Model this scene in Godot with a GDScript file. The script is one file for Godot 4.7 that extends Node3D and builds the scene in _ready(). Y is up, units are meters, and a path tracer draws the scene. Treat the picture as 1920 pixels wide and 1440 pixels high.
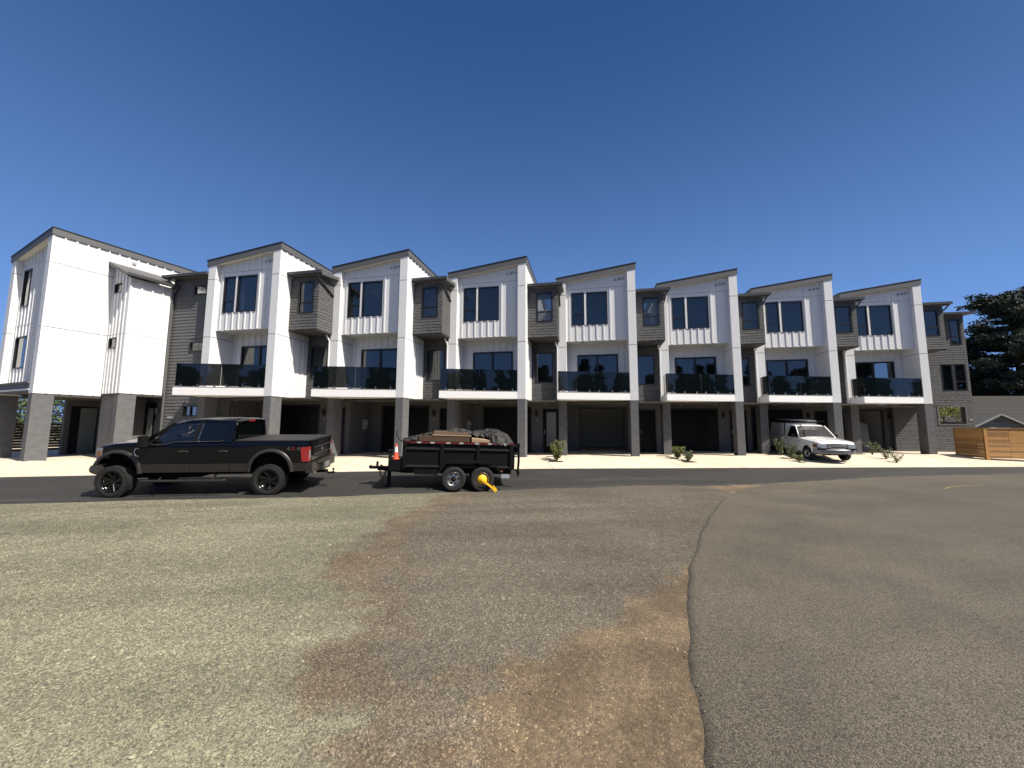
extends Node3D
# A row of white and grey townhouses seen across a gravel lot, with a black pickup, a dump trailer and a white pickup.

const ROW_YAW := 7.22      # degrees: the street line
const UNIT_YAW := -11.6    # degrees: each facade is turned from the street line like a saw tooth
var M := {}
var boxes := {}
var names := {}
var kid_names := {}
var rng := RandomNumberGenerator.new()
var RB := Basis(Vector3.UP, deg_to_rad(ROW_YAW))


class MB:
	# collects flat and smooth faces; commits them as one mesh
	var v := PackedVector3Array()
	var n := PackedVector3Array()
	var c := PackedColorArray()
	var uv := PackedVector2Array()
	var idx := PackedInt32Array()
	var col := Color(1, 1, 1)
	func tri(a: Vector3, b: Vector3, d: Vector3) -> void:
		var m := (b - a).cross(d - a).normalized()
		var k := v.size()
		for p in [a, b, d]:
			v.append(p); n.append(m); c.append(col)
		idx.append_array([k, k + 2, k + 1])
	func quad(a: Vector3, b: Vector3, d: Vector3, e: Vector3) -> void:
		# counter-clockwise seen from outside
		var m := (b - a).cross(e - a)
		if m.length() < 1e-12:
			m = (d - b).cross(e - b)
		m = m.normalized()
		var k := v.size()
		for p in [a, b, d, e]:
			v.append(p); n.append(m); c.append(col)
		idx.append_array([k, k + 2, k + 1, k, k + 3, k + 2])
	func hexa(p: Array) -> void:
		# p: 0..3 bottom ring (counter-clockwise seen from above), 4..7 the same on top
		quad(p[3], p[2], p[1], p[0]); quad(p[4], p[5], p[6], p[7])
		for i in 4:
			var j := (i + 1) % 4
			quad(p[i], p[j], p[j + 4], p[i + 4])
	func box(x0: float, x1: float, y0: float, y1: float, z0: float, z1: float) -> void:
		hexa([Vector3(x0, y0, z1), Vector3(x1, y0, z1), Vector3(x1, y0, z0), Vector3(x0, y0, z0), Vector3(x0, y1, z1), Vector3(x1, y1, z1), Vector3(x1, y1, z0), Vector3(x0, y1, z0)])
	func slope_box(x0: float, x1: float, y0: float, ya: float, yb: float, z0: float, z1: float) -> void:
		# a box whose top runs from ya at x0 to yb at x1
		hexa([Vector3(x0, y0, z1), Vector3(x1, y0, z1), Vector3(x1, y0, z0), Vector3(x0, y0, z0), Vector3(x0, ya, z1), Vector3(x1, yb, z1), Vector3(x1, yb, z0), Vector3(x0, ya, z0)])
	func obox(t: Transform3D, s: Vector3) -> void:
		var h := s / 2
		var p := []
		for y in [-h.y, h.y]:
			for q in [Vector2(-h.x, h.z), Vector2(h.x, h.z), Vector2(h.x, -h.z), Vector2(-h.x, -h.z)]:
				p.append(t * Vector3(q.x, y, q.y))
		hexa(p)
	func bar(a: Vector3, b: Vector3, w: float, h: float) -> void:
		# a square bar from a to b
		var d := (b - a).normalized()
		var up := Vector3.UP if absf(d.y) < 0.95 else Vector3.BACK
		var s := d.cross(up).normalized()
		var u := s.cross(d).normalized()
		obox(Transform3D(Basis(d, u, d.cross(u)), (a + b) / 2), Vector3((b - a).length(), h, w))
	func surf(rows: Array, close_u := false, flip := false) -> void:
		# rows of points, smooth normals
		var k := v.size()
		var w: int = rows[0].size()
		var nn := PackedVector3Array()
		nn.resize(rows.size() * w)
		for i in rows.size():
			for j in w:
				v.append(rows[i][j]); c.append(col)
		for i in rows.size() - 1:
			for j in (w if close_u else w - 1):
				var j2 := (j + 1) % w
				var q := [i * w + j, i * w + j2, (i + 1) * w + j2, (i + 1) * w + j]
				var pa: Vector3 = rows[i][j]
				var pb: Vector3 = rows[i][j2]
				var pc: Vector3 = rows[i + 1][j2]
				var pd: Vector3 = rows[i + 1][j]
				var m := (pc - pa).cross(pd - pb)
				if flip:
					m = -m
				for t in q:
					nn[t] += m
				if flip:
					idx.append_array([k + q[0], k + q[1], k + q[2], k + q[0], k + q[2], k + q[3]])
				else:
					idx.append_array([k + q[0], k + q[2], k + q[1], k + q[0], k + q[3], k + q[2]])
		for i in nn.size():
			n.append(nn[i].normalized() if nn[i].length() > 1e-14 else Vector3.UP)
	func tube(path: Array, r, sides := 8, caps := true) -> void:
		var rows := []
		var last := Vector3.ZERO
		for i in path.size():
			var p: Vector3 = path[i]
			var d: Vector3 = (path[mini(i + 1, path.size() - 1)] - path[maxi(i - 1, 0)]).normalized()
			var s := last
			if i == 0:
				s = d.cross(Vector3.UP if absf(d.y) < 0.9 else Vector3.RIGHT)
			s = (s - d * s.dot(d)).normalized()
			last = s
			var u := d.cross(s)
			var rr: float = r if r is float else r[i]
			var ring := PackedVector3Array()
			for k in sides:
				var a := TAU * k / sides
				ring.append(p + s * cos(a) * rr + u * sin(a) * rr)
			rows.append(ring)
		surf(rows, true)
		if caps:
			for e in [0, rows.size() - 1]:
				for k in range(1, sides - 1):
					if e == 0:
						tri(rows[0][0], rows[0][k + 1], rows[0][k])
					else:
						tri(rows[e][0], rows[e][k], rows[e][k + 1])
	func lathe(prof: Array, t: Transform3D, sides := 24) -> void:
		# prof: Vector2(radius, along the local z axis)
		var rows := []
		for p in prof:
			var ring := PackedVector3Array()
			for k in sides:
				var a := TAU * k / sides
				ring.append(t * Vector3(cos(a) * p.x, sin(a) * p.x, p.y))
			rows.append(ring)
		surf(rows, true)
	func disc(t: Transform3D, r: float, sides := 20) -> void:
		for k in sides:
			var a := TAU * k / sides
			var b := TAU * (k + 1) / sides
			tri(t.origin, t * Vector3(cos(a) * r, sin(a) * r, 0), t * Vector3(cos(b) * r, sin(b) * r, 0))
	func prism(poly: PackedVector2Array, z0: float, z1: float, t := Transform3D.IDENTITY) -> void:
		# a polygon in x,y drawn out from z0 to z1
		var ids := Geometry2D.triangulate_polygon(poly)
		for i in range(0, ids.size(), 3):
			var q := [poly[ids[i]], poly[ids[i + 1]], poly[ids[i + 2]]]
			if (q[1] - q[0]).cross(q[2] - q[0]) < 0:
				q = [q[0], q[2], q[1]]
			tri(t * Vector3(q[0].x, q[0].y, z1), t * Vector3(q[1].x, q[1].y, z1), t * Vector3(q[2].x, q[2].y, z1))
			tri(t * Vector3(q[0].x, q[0].y, z0), t * Vector3(q[2].x, q[2].y, z0), t * Vector3(q[1].x, q[1].y, z0))
		var cw := Geometry2D.is_polygon_clockwise(poly)
		for i in poly.size():
			var a := poly[i]
			var b := poly[(i + 1) % poly.size()]
			if cw:
				var s := a
				a = b
				b = s
			# is_polygon_clockwise answers for y down, so this runs counter-clockwise for y up
			quad(t * Vector3(b.x, b.y, z1), t * Vector3(b.x, b.y, z0), t * Vector3(a.x, a.y, z0), t * Vector3(a.x, a.y, z1))
	func done(colors := false) -> ArrayMesh:
		var a := []
		a.resize(Mesh.ARRAY_MAX)
		a[Mesh.ARRAY_VERTEX] = v
		a[Mesh.ARRAY_NORMAL] = n
		if colors:
			a[Mesh.ARRAY_COLOR] = c
		if uv.size() == v.size() and uv.size() > 0:
			a[Mesh.ARRAY_TEX_UV] = uv
		a[Mesh.ARRAY_INDEX] = idx
		var m := ArrayMesh.new()
		m.add_surface_from_arrays(Mesh.PRIMITIVE_TRIANGLES, a)
		return m


func numbered(n: String) -> String:
	var k: int = names.get(n, 0)
	names[n] = k + 1
	return n if k == 0 else "%s_%03d" % [n, k]

func thing(called: String, label: String, category: String, at := Vector3.ZERO, turn := 0.0, group := "") -> Node3D:
	var o := Node3D.new()
	o.name = numbered(called)
	add_child(o)
	o.position = at
	o.rotation.y = turn
	tag(o, label, category, group)
	return o

func tag(o: Node3D, label: String, category: String, group := "") -> void:
	o.set_meta("label", label)
	o.set_meta("category", category)
	if group:
		o.set_meta("group", group)

func setting(called: String) -> Node3D:
	var o := Node3D.new()
	o.name = numbered(called)
	add_child(o)
	o.set_meta("kind", "structure")
	return o

func put(parent: Node3D, called: String, mesh: Mesh, m: Material, at := Transform3D.IDENTITY) -> MeshInstance3D:
	var o := MeshInstance3D.new()
	o.mesh = mesh
	o.material_override = m
	o.transform = at
	if parent == self:
		o.name = numbered(called)
	else:
		var key := "%d/%s" % [parent.get_instance_id(), called]
		var k: int = kid_names.get(key, 0)
		kid_names[key] = k + 1
		o.name = called if k == 0 else "%s_%03d" % [called, k]
	parent.add_child(o)
	return o

func bx(parent: Node3D, called: String, m: Material, x0: float, x1: float, y0: float, y1: float, z0: float, z1: float) -> MeshInstance3D:
	var s := Vector3(snappedf(absf(x1 - x0), 0.001), snappedf(absf(y1 - y0), 0.001), snappedf(absf(z1 - z0), 0.001))
	if not boxes.has(s):
		var b := BoxMesh.new()
		b.size = s
		boxes[s] = b
	return put(parent, called, boxes[s], m, Transform3D(Basis.IDENTITY, Vector3((x0 + x1) / 2, (y0 + y1) / 2, (z0 + z1) / 2)))

func lin(r: float, g: float, b: float, a := 1.0) -> Color:
	var q := Color(r, g, b).linear_to_srgb()
	q.a = a
	return q

func mat(called: String, r: float, g: float, b: float, rough := 0.8, metal := 0.0) -> StandardMaterial3D:
	var m := StandardMaterial3D.new()
	m.resource_name = called
	m.albedo_color = lin(r, g, b)
	m.roughness = rough
	m.metallic = metal
	M[called] = m
	return m

func gray_tex(size: int, kind: int, freq: float, sd: int, lo: float, hi: float, octaves := 3, cell := -1) -> ImageTexture:
	var f := FastNoiseLite.new()
	f.noise_type = kind
	f.frequency = freq
	f.seed = sd
	f.fractal_octaves = octaves
	if octaves == 1:
		f.fractal_type = FastNoiseLite.FRACTAL_NONE
	if cell >= 0:
		f.cellular_return_type = cell
	var im := f.get_seamless_image(size, size)
	im.convert(Image.FORMAT_L8)
	var d := im.get_data()
	for i in d.size():
		d[i] = int(clampf((lo + (hi - lo) * d[i] / 255.0) * 255.0, 0, 255))
	var out := Image.create_from_data(size, size, false, Image.FORMAT_L8, d)
	out.generate_mipmaps()
	return ImageTexture.create_from_image(out)

func tri_map(m: StandardMaterial3D, tex: Texture2D, scale: Vector3, bump: Texture2D = null, cm := 0.0) -> void:
	if tex:
		m.albedo_texture = tex
	m.uv1_triplanar = true
	m.uv1_world_triplanar = true
	m.uv1_scale = scale
	if bump:
		m.heightmap_enabled = true
		m.heightmap_texture = bump
		m.heightmap_scale = cm

func glass(called: String, r: float, g: float, b: float, alpha: float) -> StandardMaterial3D:
	var m := mat(called, r, g, b, 0.02)
	m.transparency = BaseMaterial3D.TRANSPARENCY_ALPHA
	m.albedo_color.a = alpha
	m.metallic_specular = 0.7
	m.clearcoat_enabled = true
	m.clearcoat = 1.0
	m.clearcoat_roughness = 0.0
	return m

func make_materials() -> void:
	var fine := gray_tex(512, FastNoiseLite.TYPE_SIMPLEX, 0.03, 3, 0.9, 1.0, 4)
	var paint := gray_tex(512, FastNoiseLite.TYPE_SIMPLEX, 0.02, 4, 0.955, 1.0, 4)
	var blotch := gray_tex(512, FastNoiseLite.TYPE_SIMPLEX, 0.008, 5, 0.86, 1.0, 5)
	var grain := gray_tex(512, FastNoiseLite.TYPE_SIMPLEX, 0.02, 9, 0.45, 1.0, 4)
	var m := mat("white_siding", 0.7102, 0.7155, 0.7208, 0.62)
	tri_map(m, paint, Vector3(0.9, 0.35, 0.9))
	m = mat("white_trim", 0.7208, 0.7261, 0.7314, 0.5)
	tri_map(m, paint, Vector3(0.5, 0.5, 0.5))
	m = mat("soffit_white", 0.66, 0.65, 0.61, 0.8)
	m = mat("grey_siding", 0.1208, 0.1217, 0.1251, 0.75)
	tri_map(m, blotch, Vector3(0.6, 2.0, 0.6), grain, 0.15)
	m = mat("grey_shingle", 0.1769, 0.1778, 0.1821, 0.8)
	m.vertex_color_use_as_albedo = true
	tri_map(m, grain, Vector3(3.0, 0.5, 3.0), grain, 0.25)
	m = mat("grey_column", 0.1191, 0.1208, 0.1260, 0.8)
	tri_map(m, blotch, Vector3(0.7, 0.7, 0.7), fine, 0.1)
	m = mat("fascia_grey", 0.1036, 0.1036, 0.1053, 0.55)
	tri_map(m, fine, Vector3(0.4, 2.0, 0.4))
	m = mat("dark_flashing", 0.018, 0.019, 0.021, 0.4)
	m = mat("gutter_dark", 0.045, 0.045, 0.047, 0.4)
	m = mat("roofing", 0.05, 0.05, 0.052, 0.9)
	m = mat("frame_black", 0.008, 0.008, 0.010, 0.4)
	m = mat("room_wall", 0.4488, 0.4574, 0.4315, 0.9)
	m = mat("room_floor", 0.28, 0.2, 0.13, 0.6)
	m = mat("soffit_board", 0.1208, 0.1139, 0.1053, 0.85)
	tri_map(m, grain, Vector3(0.5, 0.5, 6.0))
	m = mat("door_black", 0.006, 0.006, 0.007, 0.3)
	m = mat("frosted", 0.1985, 0.2244, 0.2244, 0.15)
	m = mat("blind", 0.62, 0.62, 0.58, 0.85)
	m.backlight_enabled = true
	m.backlight = Color(0.4, 0.4, 0.38)
	m = mat("curtain", 0.6, 0.6, 0.55, 0.9)
	m = mat("paper", 0.6750, 0.6840, 0.6840, 0.8)
	m = mat("steel", 0.55, 0.55, 0.56, 0.3, 1.0)
	m = mat("meter_grey", 0.3021, 0.3107, 0.3193, 0.5)
	glass("window_glass", 0.004, 0.007, 0.009, 0.5).clearcoat = 0.4
	m = glass("balcony_glass", 0.003, 0.005, 0.006, 0.84)
	m.metallic_specular = 0.5
	m.clearcoat_enabled = false
	m = mat("deck", 0.1899, 0.1812, 0.1726, 0.8)
	m = mat("lamp_lens", 0.8, 0.78, 0.7, 0.4)
	var crete := gray_tex(1024, FastNoiseLite.TYPE_SIMPLEX, 0.006, 21, 0.88, 1.0, 6)
	m = mat("concrete", 0.5940, 0.5220, 0.4140, 0.9)
	m.vertex_color_use_as_albedo = true
	tri_map(m, crete, Vector3(0.17, 0.17, 0.17), fine, 0.2)
	m = mat("soil", 0.0647, 0.0432, 0.0276, 1.0)
	tri_map(m, grain, Vector3(2.3, 2.3, 2.3), grain, 2.0)
	# wood
	for k in 3:
		var t: float = [1.0, 0.72, 1.15][k]
		m = mat("cedar%d" % k, 0.70 * t, 0.36 * t, 0.11 * t, 0.7)
		tri_map(m, grain, Vector3(0.8, 9.0, 0.8), grain, 0.2)
	m = mat("slat_brown", 0.0863, 0.0302, 0.0173, 0.7)
	tri_map(m, grain, Vector3(0.8, 8.0, 0.8))
	# ground
	var cells := gray_tex(1024, FastNoiseLite.TYPE_CELLULAR, 0.05, 31, 0.8, 1.0, 1, FastNoiseLite.RETURN_CELL_VALUE)
	var bumps := gray_tex(1024, FastNoiseLite.TYPE_CELLULAR, 0.05, 31, 1.0, 0.0, 1, FastNoiseLite.RETURN_DISTANCE)
	m = mat("gravel", 1, 1, 1, 0.95)
	m.vertex_color_use_as_albedo = true
	tri_map(m, cells, Vector3(1.3, 1.3, 1.3), bumps, 0.35)
	var wide := gray_tex(1024, FastNoiseLite.TYPE_SIMPLEX, 0.01, 37, 0.78, 1.0, 6)
	m.detail_enabled = true
	m.detail_albedo = wide
	m.detail_blend_mode = BaseMaterial3D.BLEND_MODE_MUL
	m = mat("stone", 1, 1, 1, 0.9)
	m.vertex_color_use_as_albedo = true
	var tar := gray_tex(1024, FastNoiseLite.TYPE_CELLULAR, 0.11, 41, 0.5, 1.0, 1, FastNoiseLite.RETURN_CELL_VALUE)
	var tarb := gray_tex(1024, FastNoiseLite.TYPE_CELLULAR, 0.11, 41, 1.0, 0.0, 1, FastNoiseLite.RETURN_DISTANCE)
	m = mat("old_asphalt", 1, 1, 1, 0.92)
	m.vertex_color_use_as_albedo = true
	tri_map(m, tar, Vector3(1.15, 1.15, 1.15), tarb, 0.45)
	m = mat("new_asphalt", 1, 1, 1, 0.8)
	m.vertex_color_use_as_albedo = true
	tri_map(m, tar, Vector3(1.3, 1.3, 1.3), tarb, 0.2)
	m = mat("yellow_paint", 0.36, 0.28, 0.11, 0.8)
	tri_map(m, tar, Vector3(1.0, 1.0, 1.0))
	# vehicles
	m = mat("black_paint", 0.0015, 0.0015, 0.003, 0.25)
	m.clearcoat_enabled = true
	m.clearcoat = 1.0
	m.clearcoat_roughness = 0.03
	m.metallic_specular = 0.35
	m.clearcoat = 0.4
	m = mat("trim_grey", 0.028, 0.026, 0.025, 0.4, 0.2)
	m = mat("white_paint", 0.7020, 0.7110, 0.7200, 0.35)
	m.clearcoat_enabled = true
	m.clearcoat = 1.0
	m.clearcoat_roughness = 0.05
	m = mat("rubber", 0.0190, 0.0181, 0.0181, 0.85)
	tri_map(m, grain, Vector3(3, 3, 3), grain, 0.3)
	m = mat("black_rim", 0.006, 0.006, 0.006, 0.18)
	m = mat("under_dark", 0.008, 0.008, 0.008, 0.9)
	m = mat("chrome", 0.62, 0.62, 0.63, 0.12, 1.0)
	m = mat("silver_rim", 0.5, 0.5, 0.5, 0.3, 1.0)
	m = mat("plastic_black", 0.007, 0.007, 0.007, 0.5)
	m = mat("seat_cloth", 0.02, 0.02, 0.022, 0.9)
	m = mat("tail_red", 0.24, 0.006, 0.009, 0.15)
	m.clearcoat_enabled = true
	m = mat("amber", 0.16, 0.075, 0.04, 0.2)
	m = mat("badge_grey", 0.09, 0.09, 0.09, 0.3, 0.5)
	m = mat("badge_red", 0.11, 0.012, 0.012, 0.4)
	m = mat("tonneau", 0.03, 0.03, 0.032, 0.55)
	m = mat("trailer_black", 0.005, 0.0055, 0.0065, 0.6)
	tri_map(m, grain, Vector3(1.3, 1.3, 1.3), grain, 0.3)
	m = mat("trailer_rib", 0.02, 0.021, 0.022, 0.4)
	tri_map(m, grain, Vector3(1.3, 1.3, 1.3), grain, 0.3)
	m = mat("tape_red", 0.1, 0.008, 0.009, 0.4)
	m = mat("tape_white", 0.3240, 0.3240, 0.3060, 0.4)
	m = mat("lock_yellow", 0.8, 0.47, 0.015, 0.4)
	m = mat("cone_orange", 0.8, 0.07, 0.02, 0.5)
	m = mat("cone_white", 0.6750, 0.6750, 0.6750, 0.5)
	m = mat("cardboard", 0.0734, 0.0414, 0.0242, 0.9)
	tri_map(m, blotch, Vector3(1.5, 1.5, 1.5))
	m = mat("cardboard_pale", 0.2935, 0.2071, 0.1295, 0.9)
	m = mat("tarp", 0.0242, 0.0224, 0.0190, 0.7)
	tri_map(m, grain, Vector3(3, 3, 3), grain, 0.5)
	m.transparency = BaseMaterial3D.TRANSPARENCY_DISABLED
	for q in [["car_glass", 0.35], ["car_glass_dark", 0.9]]:
		m = glass(q[0], 0.002, 0.003, 0.0035, q[1])
		m.metallic_specular = 0.5
		m.clearcoat_enabled = false
	for q in ["trailer_black", "under_dark", "plastic_black", "door_black", "tonneau"]:
		M[q].metallic_specular = 0.3
	m = mat("lens_clear", 0.2244, 0.2589, 0.3021, 0.1)
	m.clearcoat_enabled = true
	m = mat("silver_bumper", 0.1726, 0.1812, 0.2028, 0.35, 0.5)
	# plants
	m = mat("leaf", 1, 1, 1, 0.65)
	m.vertex_color_use_as_albedo = true
	m.backlight_enabled = true
	m.backlight = Color(0.35, 0.35, 0.3)
	m = mat("conifer", 1, 1, 1, 0.8)
	m.vertex_color_use_as_albedo = true
	m = mat("bark", 0.0777, 0.0561, 0.0388, 0.95)
	tri_map(m, grain, Vector3(2, 0.5, 2), grain, 2.0)
	# neighbour
	m = mat("house_blue", 0.0475, 0.0570, 0.0708, 0.8)
	m = mat("roof_shingle", 0.0302, 0.0276, 0.0259, 0.95)
	m.vertex_color_use_as_albedo = true
	m = mat("house_trim", 0.1726, 0.1726, 0.1769, 0.7)

# ---- places ----
func rw(x: float, n: float, y := 0.0) -> Vector3:
	# x along the street line, n metres away from the camera across it
	return RB * Vector3(x, y, -n)

func to_row(p: Vector3) -> Vector2:
	var q := RB.inverse() * p
	return Vector2(q.x, -q.z)

func lerp_list(t: float, k: Array) -> float:
	if t <= k[0][0]:
		return k[0][1]
	for i in range(1, k.size()):
		if t <= k[i][0]:
			return lerpf(k[i - 1][1], k[i][1], (t - k[i - 1][0]) / (k[i][0] - k[i - 1][0]))
	return k[-1][1]

const HEIGHTS := [[6.0, 0.0], [10.5, -0.22], [11.8, -0.22], [14.7, 0.0], [16.9, 0.28]]
func ground_y(n: float) -> float:
	return lerp_list(n, HEIGHTS)

func on_ground(x: float, n: float, lift := 0.0) -> Vector3:
	return rw(x, n, ground_y(n) + lift)

func unit_place(i: int) -> Vector3:
	return Vector3(-9.80 + 5.19 * (i - 2), 0, -15.80 - 0.6575 * (i - 2))

# ---- ground ----
const CONCRETE_EDGE := [[-40.0, 14.3], [-14.45, 14.47], [-10.1, 14.7], [-4.2, 14.72], [1.9, 14.88], [6.5, 14.76], [11.4, 14.6], [17.2, 14.37], [24.0, 14.11], [60.0, 13.4]]
const STRIP_EDGE := [[-40.0, 10.9], [-11.06, 11.15], [-9.5, 11.3], [-3.24, 11.37], [-0.98, 11.62], [1.85, 11.92], [5.69, 12.12], [8.1, 11.95], [9.85, 11.92], [12.8, 12.28], [16.6, 12.73], [21.7, 12.8], [60.0, 12.9]]
# left edge of the road: n -> x
const ROAD_EDGE := [[-40.0, 2.6], [-6.0, 1.6], [0.0, 1.06], [2.05, 1.24], [2.3, 1.38], [2.64, 1.54], [3.02, 1.73], [3.67, 2.13], [4.74, 2.81], [5.73, 3.56], [7.01, 4.54], [9.22, 6.39], [11.01, 8.21], [11.92, 9.85], [12.4, 11.5]]
# pale gravel lies left of this line, brown earth in a band right of it
const PALE_EDGE := [[-10.0, -0.5], [2.3, -0.83], [2.71, -0.84], [3.1, -1.01], [3.67, -0.95], [4.56, -0.98], [5.7, -1.75], [7.25, -1.45], [8.81, -1.18], [10.73, -0.6], [12.5, 0.5]]
const BAND_EDGE := [[-10.0, 0.4], [2.2, -0.26], [2.66, -0.42], [3.25, -0.68], [3.93, -0.69], [5.18, -0.8], [6.71, -0.75], [8.8, -0.6], [10.7, 0.0], [12.5, 0.6]]
const EARTH_EDGE := [[-10.0, -0.9], [2.18, -0.35], [2.62, 0.05], [2.95, 0.16], [3.24, 0.5], [3.84, 1.82], [4.76, 2.76], [5.3, 4.0], [8.0, 8.0]]

var nz := FastNoiseLite.new()
var nf := FastNoiseLite.new()

func lot_tone(x: float, n: float) -> Array:
	# [colour, stone share] of the lot at a place: pale gravel, grey gravel or brown earth
	var wob := nz.get_noise_2d(x * 1.1, n * 1.1) * 0.8 + nz.get_noise_2d(x * 4.0 + 40.0, n * 4.0) * 0.5 + nf.get_noise_2d(x, n) * 0.1
	var pale := smoothstep(0.3, -0.3, x - lerp_list(n, PALE_EDGE) + wob * 0.55)
	var band := smoothstep(0.5, -0.4, x - lerp_list(n, BAND_EDGE) + wob * 0.8) * (1.0 - pale)
	band *= clampf(0.6 + wob * 0.9, 0.0, 1.0)
	var earth := smoothstep(-0.2, 0.25, x - lerp_list(n, EARTH_EDGE) + wob * 0.6)
	var brown := clampf(maxf(band, earth * clampf(1.0 + wob * 0.25, 0.0, 1.0)), 0.0, 1.0)
	var grey := Color(0.1200, 0.1027, 0.0777)
	var col := grey.lerp(Color(0.1847, 0.1735, 0.1217), pale)
	var dirt := Color(0.152, 0.11, 0.066).lerp(Color(0.208, 0.153, 0.094), clampf(0.5 + nz.get_noise_2d(x * 2.2 + 9.0, n * 2.2) * 1.4, 0, 1))
	col = col.lerp(dirt, brown)
	var v := 1.0 + nz.get_noise_2d(x * 0.45 + 100.0, n * 0.45) * 0.2 + nz.get_noise_2d(x * 0.22 + 31.0, n * 1.5) * 0.22 + nf.get_noise_2d(x * 1.7, n * 1.7) * 0.14
	return [Color(col.r * v, col.g * v, col.b * v), 1.0 - brown * 0.97, pale]

func steps(a: float, b: float, k: int) -> Array:
	var out := []
	for i in k + 1:
		out.append(lerpf(a, b, float(i) / k))
	return out

func merge(lists: Array) -> Array:
	var out := []
	for l in lists:
		for q in l:
			if out.is_empty() or q > out[-1] + 1e-4:
				out.append(q)
	return out

func sheet(b: MB, xs: Array, ns: Array, f: Callable, tone: Callable) -> void:
	# a smooth grid over the street axes; f(x, n) gives the place, tone(x, n) its colour
	var k := b.v.size()
	var w := xs.size()
	for n in ns:
		for x in xs:
			b.v.append(f.call(x, n))
			b.c.append(tone.call(x, n))
	var pts := b.v
	var acc := PackedVector3Array()
	acc.resize(w * ns.size())
	for j in ns.size() - 1:
		for i in w - 1:
			var q := [j * w + i, j * w + i + 1, (j + 1) * w + i + 1, (j + 1) * w + i]
			var m := (pts[k + q[2]] - pts[k + q[0]]).cross(pts[k + q[3]] - pts[k + q[1]])
			for t in q:
				acc[t] += m
			b.idx.append_array([k + q[0], k + q[2], k + q[1], k + q[0], k + q[3], k + q[2]])
	for m in acc:
		b.n.append(m.normalized())

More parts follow.
